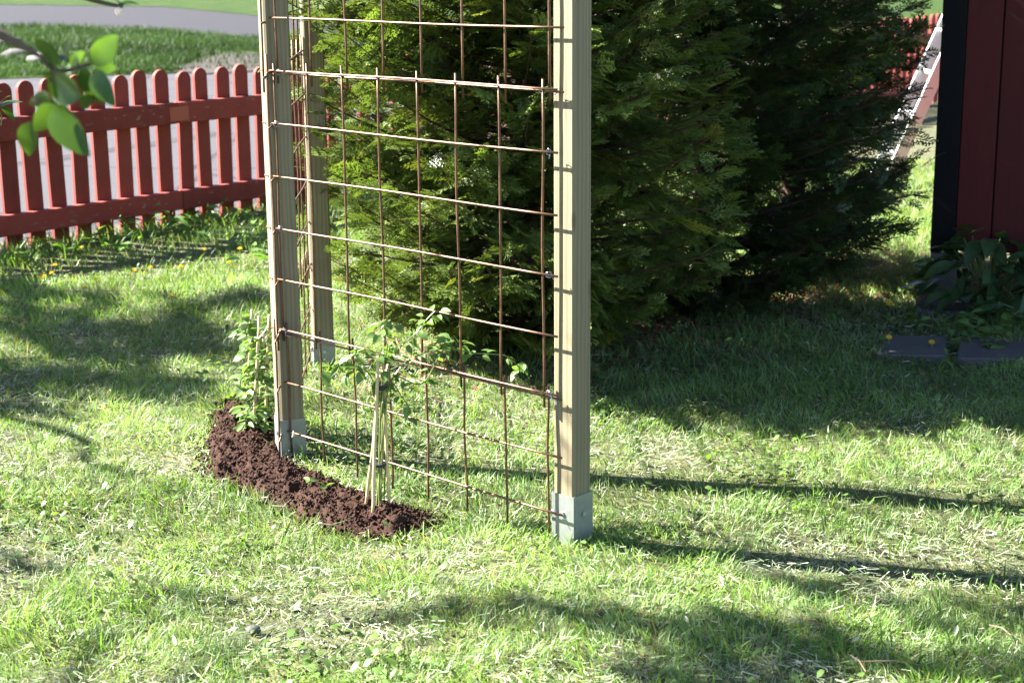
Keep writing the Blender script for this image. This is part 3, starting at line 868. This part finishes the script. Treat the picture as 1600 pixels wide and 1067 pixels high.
for i, (px, py, n, r_, h_, lb) in enumerate([(1480, 512, 40, .13, .07, 'low leafy weed growing between the upper and lower slabs'), (1560, 510, 50, .16, .10, 'low leafy weed in front of the broad-leaved clump'),
        (1400, 505, 26, .12, .05, 'low sprawling weed left of the small slab'), (1590, 540, 36, .13, .09, 'leafy weed over the slab at right picture edge'), (1525, 545, 22, .08, .05, 'small weed between the two lower slabs'), (1460, 420, 14, .07, .06, 'small weed at the foot of the shed corner')]):
    clump('weed', px, py, lb, 'weed', None, n, r_, h_, VL, 'hosta' if i == 5 else 'weed', (.025, .055), 50+i)
fw_ = [(262, 368, 18, .10, .17, 'tall broad-leaved weed under the fence rail, largest by fence'), (292, 372, 14, .07, .12, 'broad-leaved weed right of the tallest fence weed'), (222, 392, 12, .08, .10, 'weed with upright leaf in front of fence, left of tall weed'),
       (395, 385, 16, .08, .13, 'weed at the fence beside the left front post'), (355, 348, 16, .09, .12, 'weed under the fence near its right visible end'), (320, 352, 14, .08, .10, 'weed under fence between tall weed and fence end'),
       (150, 400, 12, .08, .09, 'weed in front of the fence below the studded plate'), (60, 402, 14, .09, .11, 'weed at the fence foot under the apple leaves'), (185, 372, 14, .08, .12, 'weed touching the bottom rail, left of tall weed'),
       (385, 420, 10, .06, .09, 'upright weed in the lawn just left of the left post'), (20, 418, 12, .09, .08, 'weed at the left picture edge below fence')]
for i, (px, py, n, r_, h_, lb) in enumerate(fw_):
    clump('weed', px, py, lb, 'weed', None, n, r_, h_, WL, 'weed', (.05, .12), 70+i, False)
# dandelions
DM = MB()
for k in range(3):
    n = 12-3*k; 
    for i in range(n):
        a = 2*math.pi*i/n+k*.3; rad = .0115-.003*k; b = len(DM.V); da = .22
        DM.V += [(0, 0, .002*k), (rad*math.cos(a-da), rad*math.sin(a-da), .004+.003*k), (rad*1.1*math.cos(a), rad*1.1*math.sin(a), .003+.003*k), (rad*math.cos(a+da), rad*math.sin(a+da), .004+.003*k)]
        DM.F += [(b, b+1, b+2, b+3)]
DM = DM.me('flower')
DS = MB().tube([(0, 0, -.01), (.003, 0, .4), (0, .002, 1)], [.0018, .0016, .0016], 5).me('stem')
rr = random.Random(5)
for px, py in [(128, 388), (338, 366), (319, 392), (376, 392), (359, 410), (237, 421), (284, 421), (211, 421), (64, 439), (71, 437), (152, 444), (135, 451), (269, 460), (251, 475), (3, 457), (88, 422), (74, 371), (83, 432), (33, 412)]:
    g = gpt(px, py+22); h = .055+rr.uniform(0, .02)
    t = thing('dandelion', tuple(g), 'yellow dandelion in the lawn in front of the red fence', 'flower', 'dandelions before the red fence')
    obj('stem', DS, MAT['stem'], t, (0, 0, 0), (0, 0, 0), (1, 1, h)); obj('flower', DM, MAT['yellow'], t, (0, 0, h), (rr.uniform(-.4, .5), rr.uniform(-.4, .4), rr.uniform(0, 6)))
for px, py, lb in [(1390, 477, 'yellow dandelion in shade, uppermost left of small slab'), (1388, 530, 'yellow dandelion at the left lower slab corner'), (1455, 535, 'yellow dandelion in front of left lower slab'), (1545, 398, 'yellow dandelion in front of the broad-leaved clump')]:
    g = gpt(px, py+14) if py > 450 else gpt(1545, 470); h = .05 if py > 450 else .2
    t = thing('dandelion', tuple(g), lb, 'flower', 'dandelions by the slabs')
    obj('stem', DS, MAT['stem'], t, (0, 0, 0), (0, 0, 0), (1, 1, h)); obj('flower', DM, MAT['yellow'], t, (0, 0, h), (.5, 0, 0))
# pale leaves lying in the lawn, twigs
PLf = [leaf_mesh('fallen_leaf', 1, .5, .2, .3, 5), leaf_mesh('fallen_leaf', 1, .32, .25, -.2, 5)]
pale_spots = [(398, 942), (275, 1020), (85, 955), (150, 757), (625, 1045), (1232, 735), (1435, 727), (700, 875), (980, 952), (1242, 1047), (1490, 1000), (1075, 993), (1400, 930), (1330, 1018), (640, 955), (330, 905), (540, 905), (1210, 720), (1290, 940), (960, 925)]
for px, py in pale_spots:
    g = gpt(px, py); s_ = rr.uniform(.022, .036); an = rr.uniform(0, 6.28)
    tag(obj('fallen_leaf', PLf[rr.randrange(2)], MAT['pale'], None, (g[0], g[1], g[2]+.026), aim((math.cos(an), math.sin(an), rr.uniform(-.2, .5)), rr.uniform(-.6, .6)), (s_, s_, s_)), 'small pale leaf lying in the foreground lawn', 'leaf', 'pale leaves lying on the lawn')
for (a, b, lb) in (((1328, 1040), (1352, 1064), 'short brown twig lying in the lawn near the bottom edge'), ((1516, 1036), (1556, 1064), 'brown twig lying in the lawn at lower right corner'), ((1340, 1050), (1440, 1058), 'long thin straw lying in grass near bottom edge'), ((1545, 985), (1580, 1000), 'thin straw lying in grass above the corner twig'), ((1180, 1030), (1200, 1022), 'tiny brown twig in foreground shade')):
    A = gpt(*a); B = gpt(*b); c = (A+B)/2
    tag(obj('twig', MB().tube([A-c+[0, 0, .03], (B-A)*.05+[.002, .004, .034], B-c+[0, 0, .028]], [.0014, .0019, .0012], 6).me('twig'), MAT['twig'], None, tuple(c)), lb, 'twig')

# ------------------------------------------------------------------ two apple trees standing left of the picture
AL = [leaf_mesh('leaf', 1, .5, .18, .25, 7), leaf_mesh('leaf', 1, .58, .1, .4, 7), leaf_mesh('leaf', 1, .42, .3, .1, 7)]
BANDS = [  # shaded streaks on the lawn, pixels: x0,y0,x1,y1,half width
    (-60, 466, 430, 490, 22), (-60, 505, 300, 525, 16), (40, 538, 430, 556, 20), (-60, 580, 330, 606, 26), (-60, 630, 140, 642, 20), (150, 512, 430, 522, 12),
    (920, 838, 1660, 905, 24), (1180, 905, 1660, 960, 22), (760, 950, 1350, 1000, 20), (600, 962, 800, 955, 7), (1050, 1015, 1660, 1050, 26), (1420, 950, 1660, 1000, 26), (1000, 1060, 1300, 1090, 20), (200, 915, 320, 925, 6), (0, 870, 110, 878, 7)]
def in_band(px, py):
    r = np.zeros(px.shape, bool)
    for a, b, c, d, h in BANDS:
        t = np.clip((px-a)/(c-a), -.02, 1.02); yy = b+(d-b)*t
        wob = (vnoise(px, py*0+b, 60, int(a) & 63)-.5)*h*1.1
        r |= (px > a) & (px < c) & (np.abs(py-yy-wob) < h*(.55+.6*vnoise(px, py*0+c, 45, int(b) & 63)))
    return r
def limb_obj(th, pts, r0, r1, n=7, seg=6, name='limb'):
    P = bez(pts, seg)
    obj(name, MB().tube(P, list(np.linspace(r0, r1, len(P))), n).me(name, True), MAT['bark'], th); return P
def apple_tree(T, label, trunk_r, ends, cen, rad, seed, n_try):
    T = np.asarray(T, float)
    th = thing('apple_tree', tuple(T), label, 'tree', 'apple trees at the left')
    r_ = random.Random(seed); g = np.random.default_rng(seed)
    obj('trunk', MB().tube([(0, 0, -.1), (.03, 0, .5), (-.02, .03, 1.1), (.0, .04, 1.6)], [trunk_r*1.3, trunk_r, trunk_r*.92, trunk_r*.8], 12).me('trunk', True), MAT['bark'], th)
    sk = []
    for e in ends:
        e = np.array(e, float); m = e*.4+np.array([r_.uniform(-.15, .15), r_.uniform(-.15, .15), 1.15])
        sk += limb_obj(th, [(0, .04, 1.35), m, e*.8+[0, 0, .25], e], .028, .006)
    sk = np.array(sk)+T
    u = g.normal(size=(n_try, 3)); u /= np.linalg.norm(u, axis=1, keepdims=True); u *= g.random((n_try, 1))**(1/2.6)
    cc = T+np.array(cen)+u*np.array(rad)
    gs = cc[:, :2]+SH[None]*(cc[:, 2:3]/TANEL)
    qx, qy = project(np.concatenate([gs, np.zeros((n_try, 1))], 1))
    vis = (gs[:, 1] > 2.6) & (qx > -60) & (qx < 1660) & (qy > 300) & (qy < 1110)
    ok = np.where(vis, in_band(qx, qy) & (g.random(n_try) < np.where(qy < 700, .0+.85*np.clip(vnoise(qx, qy*2.5, 40, 77)*1.7-.3, 0, 1), .10+.75*vnoise(qx, qy*2.5, 60, 78))), g.random(n_try) < .06)
    # the sun reaches the hedge's left flank and the left posts
    for xs, ya, yb, zt in ((-.65, 5.1, 6.9, 2.2), (-.60, 4.02, 5.0, 1.6)):
        tt = (xs-cc[:, 0])/SH[0]; za = cc[:, 2]-tt*TANEL; yy = cc[:, 1]+SH[1]*tt
        ok &= ~((tt > 0) & (za > .12) & (za < zt) & (yy > ya) & (yy < yb) & (g.random(n_try) < .92))
    ok &= cc[:, 2] > 1.75
    cc = cc[ok]; vis = vis[ok]
    pos = np.repeat(cc, 2, 0)+g.normal(0, .02, (len(cc)*2, 3)); N = len(pos)
    d = g.normal(size=(N, 3)); d /= np.linalg.norm(d, axis=1, keepdims=True)
    nv = np.cross(d, g.normal(size=(N, 3))); nv /= np.linalg.norm(nv, axis=1, keepdims=True); yv = np.cross(nv, d)
    sz = g.uniform(.045, .075, (N, 1))
    V = np.stack([pos, pos+sz*(.5*d+.28*yv+.06*nv), pos+sz*d, pos+sz*(.5*d-.28*yv+.06*nv)], 1).reshape(-1, 3)-T
    F = (np.array([[0, 1, 2], [0, 2, 3]])[None]+4*np.arange(N)[:, None, None]).reshape(-1, 3)
    obj('crown', mesh('crown', V, F, col=np.repeat(np.array([.085, .15, .03])[None]*g.uniform(.7, 1.3, (N, 1)), 4, 0)), MAT['apple'], th)
    tw = MB()
    for c in cc[::11]:
        a = sk[np.argmin(((sk-c)**2).sum(1))]
        if np.linalg.norm(a-c) < .9: tw.tube([a-T, (a+c)/2-T+[0, 0, .04], c-T], [.004, .0025, .0015], 3, False)
    tag(obj('twigs', tw.me('twigs'), MAT['bark'], th), kind='stuff')
    return th, T
rr = random.Random(12)
apple, TX = apple_tree((-3.3, 2.3, 0), 'apple tree whose blurred leafy branch tip hangs before the red fence', .11,
    [(-.1, 1.9, 2.3), (-.9, 2.2, 2.7), (-1.6, .6, 2.6), (-1.2, -1.2, 2.7), (.4, -1.4, 2.6), (-.4, .9, 3.4), (.5, 1.4, 2.4)], (-.4, .9, 2.7), (2.2, 2.3, 1.1), 12, 42000)
LTIP = 2.0                                     # distance of the drooping tip
limb_obj(apple, [(0, .04, 1.3), np.array([-1.3, 1.9, 1.62])-TX+[0, -.5, 0], at(-170, 0, 1.95)-TX, at(-40, 36, LTIP)-TX, at(8, 58, LTIP)-TX, at(40, 75, LTIP)-TX, at(68, 92, LTIP)-TX], .015, .0022)
for tw_ in ([(64, 92), (90, 112), (128, 104), (160, 92)], [(88, 108), (86, 135), (84, 160), (52, 158)], [(86, 155), (105, 160), (124, 152)]):
    limb_obj(apple, [at(x_, y_, LTIP+.01*k)-TX for k, (x_, y_) in enumerate(tw_)], .0034, .0025, 6, 4, 'twig')
# (base px) -> (tip px), depth shift, which leaf
for (bx, by), (tx, ty), dd, wh in (((88, 108), (66, 62), 0, 0), ((105, 95), (108, 62), .02, 2), ((140, 100), (182, 62), .0, 0), ((150, 108), (162, 160), -.02, 1), ((128, 104), (140, 158), .0, 1), ((100, 120), (68, 118), .01, 2),
        ((128, 150), (68, 128), -.02, 0), ((124, 152), (152, 164), -.03, 1), ((84, 162), (62, 200), .0, 1), ((86, 162), (122, 238), -.03, 0), ((80, 158), (52, 160), .01, 2), ((48, 190), (40, 240), .02, 0), ((120, 108), (100, 90), .02, 1), ((112, 110), (122, 84), .03, 0), ((96, 120), (76, 150), .02, 1), ((150, 104), (178, 108), .03, 1)):
    a = at(bx, by, LTIP+dd)-TX; b = at(tx, ty, LTIP+dd+rr.uniform(-.02, .03))-TX; d = b-a
    s_ = float(np.linalg.norm(d))*1.12
    obj('leaf', AL[wh], MAT['appleleaf'], apple, tuple(a), aim(d, math.pi/2*rr.choice((-1, 1))+rr.uniform(-.45, .45)), (s_, s_*1.25, s_))
# second tip: thin twig with buds at the top edge
limb_obj(apple, [(.0, .05, 1.4), (.8, .2, 1.8), at(20, -60, 2.6)-TX, at(110, -14, 2.6)-TX, at(150, 2, 2.6)-TX, at(192, 11, 2.6)-TX], .011, .0025, 6)
for px, py in ((186, 6), (200, 4), (184, 15), (208, 3), (178, -2)):
    a = at(188, 9, 2.6)-TX; b = at(px, py, 2.6)-TX; d = b-a+np.array([0, .01, 0])
    s_ = float(np.linalg.norm(d))*1.3; obj('leaf', AL[0], MAT['appleleaf'], apple, tuple(a), aim(d, .4), (s_, s_, s_))
obj('bud', rock_mesh('bud', .005, .005, .007, 3, 8), MAT['petal'], apple, tuple(at(185, 18, 2.6)-TX))
# the farther tree: bright leaves at the left edge
apple2, T2X = apple_tree((-4.3, 6.1, 0), 'farther apple tree with bright leaves touching the left picture edge', .10,
    [(-1.3, .2, 2.6), (-1.0, 1.3, 2.8), (.2, 1.3, 2.7), (-1.4, -.8, 2.6), (.1, -.9, 2.6), (-.4, .2, 3.5), (.7, .3, 2.5)], (-.7, .5, 2.7), (2.0, 2.0, 1.05), 13, 36000)
limb_obj(apple2, [(0, .04, 1.3), (.9, -.1, 1.55), at(-120, 120, 5.6)-T2X, at(-40, 150, 5.6)-T2X, at(4, 168, 5.6)-T2X], .010, .002, 6)
for (bx, by), (tx, ty) in (((0, 168), (24, 152)), ((2, 168), (22, 180)), ((0, 164), (8, 148)), ((-4, 170), (8, 188)), ((-20, 158), (-8, 140)), ((-18, 160), (-6, 178))):
    a = at(bx, by, 5.6)-T2X; b = at(tx, ty, 5.62)-T2X; s_ = float(np.linalg.norm(b-a))*1.2
    obj('leaf', AL[1], MAT['appleleaf'], apple2, tuple(a), aim(b-a, rr.uniform(-.8, .8)), (s_, s_, s_))

# ------------------------------------------------------------------ grass
def sample_lawn(n, Dmin, Dmax, power, slope=.345, marg=.55):
    """points across the view wedge, density falling with distance"""
    D = np.linspace(Dmin, Dmax, 600); wgt = (slope*D+marg)*D**(-power); cdf = np.cumsum(wgt); cdf /= cdf[-1]
    y = np.interp(RNG.random(n), cdf, D); x = RNG.uniform(-1, 1, n)*(slope*y+marg)
    return x, y
SLg = [np.array([ground(*p)[:2] for p in s_]) for s_ in SLABS]
def lawn_ok(x, y):
    k = ((np.stack([x, y, 0*x], -1)-F0)@FN) > .02
    k &= ~(inside(x, y, MPg) & (dist_poly(x, y, MPg) > .012))
    for s_ in SLg: k &= ~(inside(x, y, s_) & (dist_poly(x, y, s_) > .02))
    for g in (NP, LP, BP): k &= np.maximum(np.abs(x-g[0]), np.abs(y-g[1])) > .042
    c, s_ = math.cos(shed_ang), math.sin(shed_ang); lx = (x-SC[0])*c+(y-SC[1])*s_; ly = -(x-SC[0])*s_+(y-SC[1])*c
    k &= ~((lx > -.01) & (ly > .0))
    return k
def blades(x, y, h, wd, lean, az, curve, col, nseg=2):
    n = len(x); z = lawn_z(x, y)-.004
    ca, sa = np.cos(az), np.sin(az)
    f = RNG.uniform(0, 6.283, n); wx, wy = np.cos(f)*wd/2, np.sin(f)*wd/2
    def pt(t): 
        b = lean*t+curve*t*t
        return x+ca*h*b, y+sa*h*b, z+h*t*np.sqrt(np.maximum(.08, 1-np.minimum(.92, (lean+curve*t)**2*.55)))
    m = pt(.5); tp = pt(1.0)
    V = np.stack([np.stack([x-wx, y-wy, z], -1), np.stack([x+wx, y+wy, z], -1), np.stack([m[0]+wx*.85, m[1]+wy*.85, m[2]], -1), np.stack([m[0]-wx*.85, m[1]-wy*.85, m[2]], -1), np.stack(tp, -1)], 1)
    F = (np.array([[0, 1, 2], [0, 2, 3], [3, 2, 4]])[None]+5*np.arange(n)[:, None, None]).reshape(-1, 3)
    C = col[:, None, :]*np.array([1., 1., 1., 1., 1.])[None, :, None]
    return V.reshape(-1, 3), F, C.reshape(-1, 3)
def cat_(parts):
    o = 0; Vs, Fs, Cs = [], [], []
    for v, f, c in parts:
        Vs.append(v); Fs.append(f+o); Cs.append(c); o += len(v)
    return np.concatenate(Vs), np.concatenate(Fs), np.concatenate(Cs)
parts = []
# main blades
x, y = sample_lawn(300000, 2.75, 11.5, 1.45); k = lawn_ok(x, y); x, y = x[k], y[k]; n = len(x)
pat = vnoise(x, y, .5, 21)*.6+vnoise(x, y, .16, 22)*.4
worn = np.clip((vnoise(x, y, .42, 23)*.65+vnoise(x, y, .12, 24)*.35-.50)*4, 0, 1)
kp = RNG.random(n) > worn*.5; x, y, pat, worn = x[kp], y[kp], pat[kp], worn[kp]; n = len(x)
far = np.clip((y-4.8)/2.5, 0, 1)
tuft = vnoise(x, y, .09, 25)
h = (.018+.034*pat*(.5+tuft)+.016*far)*RNG.uniform(.6, 1.4, n)*(1-.45*worn)
wd = RNG.uniform(.0016, .0034, n)*(1+.10*np.maximum(y-3, 0))
az = vnoise(x, y, .22, 26)*12.5+RNG.normal(0, 1.0, n)
lean = RNG.uniform(.1, .9, n)*(1-.45*far); curve = RNG.uniform(.0, .6, n)
t = RNG.random((n, 1)); g_ = np.array([.095, .19, .034])*(1-t)+np.array([.205, .295, .115])*t
g_ = g_*(.62+.76*vnoise(x, y, .3, 27))[:, None]
dry = (RNG.random(n) < .06+.22*worn)[:, None]
g_ = np.where(dry, np.array([.32, .30, .17])*RNG.uniform(.7, 1.2, (n, 1)), g_)
parts.append(blades(x, y, h, wd, lean, az, curve, g_))
# taller tufts near the fence, posts and in the foreground
x, y = sample_lawn(70000, 2.75, 11, 1.2); k = lawn_ok(x, y); x, y = x[k], y[k]
fd = (np.stack([x, y, 0*x], -1)-F0)@FN
pb = np.clip(1.1-fd/.5, 0, 1)*.9+.25*(vnoise(x, y, .3, 31) > .66)+.3*(np.minimum.reduce([np.hypot(x-g[0], y-g[1]) for g in (NP, LP, BP)]) < .12)
k = RNG.random(len(x)) < pb; x, y, fd = x[k], y[k], fd[k]; n = len(x)
h = np.where(fd < .5, RNG.uniform(.05, .15, n), RNG.uniform(.04, .085, n))
parts.append(blades(x, y, h, RNG.uniform(.0025, .0045, n)*(1+.06*y), RNG.uniform(.05, .5, n), RNG.uniform(0, 6.28, n), RNG.uniform(0, .7, n), np.array([.10, .19, .03])*RNG.uniform(.7, 1.3, (n, 1))))
# coarser cover to both sides of the view
x, y = sample_lawn(75000, 1.2, 10, .6, .42, 2.6); k = lawn_ok(x, y) & (np.abs(x) > .345*y+.5); x, y = x[k], y[k]; n = len(x)
parts.append(blades(x, y, RNG.uniform(.03, .07, n), RNG.uniform(.004, .008, n), RNG.uniform(.1, .8, n), RNG.uniform(0, 6.28, n), RNG.uniform(0, .6, n), np.array([.14, .24, .06])*RNG.uniform(.65, 1.3, (n, 1))))
V, F, C = cat_(parts)
tag(obj('grass', mesh('grass', V, F, col=C), MAT['grass']), 'mown green grass of the garden lawn', 'grass', kind='stuff')
# clippings: pale cut blades lying flat
x, y = sample_lawn(80000, 2.75, 7.5, 1.6); k = lawn_ok(x, y); x, y = x[k], y[k]
k = RNG.random(len(x)) < .25+.75*np.clip((vnoise(x, y, .42, 23)*.65+vnoise(x, y, .12, 24)*.35-.42)*4, 0, 1); x, y = x[k], y[k]; n = len(x)
L = RNG.uniform(.010, .036, n); a = vnoise(x, y, .3, 41)*9+RNG.normal(0, .8, n); wd = RNG.uniform(.0010, .0022, n)*(1+.1*np.maximum(y-3, 0))
z = lawn_z(x, y)+RNG.uniform(.004, .026, n); dz = RNG.normal(0, .25, n)*L; rl = RNG.normal(0, .5, n)
d = np.stack([np.cos(a)*L, np.sin(a)*L, dz], -1); s_ = np.stack([-np.sin(a)*wd, np.cos(a)*wd, rl*wd], -1); p = np.stack([x, y, z], -1)
V = np.stack([p-d/2-s_/2, p-d/2+s_/2, p+d/2+s_/2, p+d/2-s_/2], 1).reshape(-1, 3)
F = (np.array([[0, 1, 2], [0, 2, 3]])[None]+4*np.arange(n)[:, None, None]).reshape(-1, 3)
cb = np.where(RNG.random((n, 1)) < .5, np.array([.30, .33, .23]), np.array([.19, .25, .12]))*RNG.uniform(.7, 1.25, (n, 1))
tag(obj('grass_clippings', mesh('grass_clippings', V, F, col=np.repeat(cb, 4, 0)), MAT['litter']), 'pale cut grass clippings lying over the lawn', 'clippings', kind='stuff')
# small broad leaves among the grass (clover, dandelion rosettes)
x, y = sample_lawn(26000, 2.75, 8, 1.4); k = lawn_ok(x, y); x, y = x[k], y[k]
sh_ = ((x > .2) & (y > 5)).astype(float)
k = RNG.random(len(x)) < np.clip((vnoise(x, y, .35, 51)-.45)*2.2, .06, 1)+.25*sh_; x, y = x[k], y[k]; n = len(x)
a = RNG.uniform(0, 6.28, n); L = RNG.uniform(.010, .026, n); z = lawn_z(x, y)+RNG.uniform(.012, .034, n)
d = np.stack([np.cos(a), np.sin(a), RNG.normal(.1, .35, n)], -1)*L[:, None]; s_ = np.stack([-np.sin(a), np.cos(a), RNG.normal(0, .3, n)], -1)*L[:, None]*.32; p = np.stack([x, y, z], -1); up_ = np.array([0, 0, .002])
V = np.stack([p, p+d*.35+s_+up_, p+d*.8+s_*.8+up_, p+d, p+d*.8-s_*.8+up_, p+d*.35-s_+up_], 1).reshape(-1, 3)
F = (np.array([[0, 5, 1], [1, 5, 4], [1, 4, 2], [2, 4, 3]])[None]+6*np.arange(n)[:, None, None]).reshape(-1, 3)
cb = np.array([.10, .17, .04])*RNG.uniform(.7, 1.4, (n, 1))
tag(obj('lawn_weeds', mesh('lawn_weeds', V, F, col=np.repeat(cb, 6, 0)), MAT['grass']), 'small round-leaved weeds scattered through the lawn', 'weeds', kind='stuff')
# brown needle litter under the hedge
n = 9000; u = RNG.random(n)
x = -.1+u*1.8+RNG.normal(0, .28, n); y = 5.75+u*1.75+RNG.normal(0, .25, n)
a = RNG.uniform(0, 6.28, n); L = RNG.uniform(.012, .04, n); z = lawn_z(x, y)+RNG.uniform(.004, .02, n)
d = np.stack([np.cos(a), np.sin(a), RNG.normal(0, .2, n)], -1)*L[:, None]; s_ = np.stack([-np.sin(a), np.cos(a), 0*a], -1)*L[:, None]*.22; p = np.stack([x, y, z], -1)
V = np.stack([p-s_, p+d*.5-s_*1.2, p+d, p+d*.5+s_*1.2], 1).reshape(-1, 3)
F = (np.array([[0, 1, 2], [0, 2, 3]])[None]+4*np.arange(n)[:, None, None]).reshape(-1, 3)
tag(obj('hedge_litter', mesh('hedge_litter', V, F, col=np.repeat(np.array([.20, .085, .05])*RNG.uniform(.5, 1.5, (n, 1)), 4, 0)), MAT['litter']), 'brown fallen needles under the thuja hedge', 'leaf litter', kind='stuff')
# long grass on the verge across the street
n = 62000
u = RNG.random(n)*1.9-.5; v = RNG.random(n)
lo_ = va+(vb-va)*u[:, None]; hi_ = np.where(u[:, None] < .6, rb+(rc-rb)*((u[:, None])/.45), rc+(rd-rc)*((u[:, None]-.45)/.5))
p = lo_+(hi_-lo_)*v[:, None]**1.3; x, y = p[:, 0], p[:, 1]
kk = ~inside(x, y, np.array(SOILP)) | (RNG.random(n) < .06); x, y, v = x[kk], y[kk], v[kk]; n = len(x)
z0_ = lawn_z
h = RNG.uniform(.05, .14, n)*(.5+vnoise(x, y, 2.0, 61)); wd = RNG.uniform(.008, .018, n)
cb = (np.array([.028, .058, .015])*(1-v[:, None]*.1))*(.6+.8*vnoise(x, y, 1.4, 62))[:, None]*RNG.uniform(.7, 1.3, (n, 1))  # blade colour lowered to stand in for tree shade over the verge
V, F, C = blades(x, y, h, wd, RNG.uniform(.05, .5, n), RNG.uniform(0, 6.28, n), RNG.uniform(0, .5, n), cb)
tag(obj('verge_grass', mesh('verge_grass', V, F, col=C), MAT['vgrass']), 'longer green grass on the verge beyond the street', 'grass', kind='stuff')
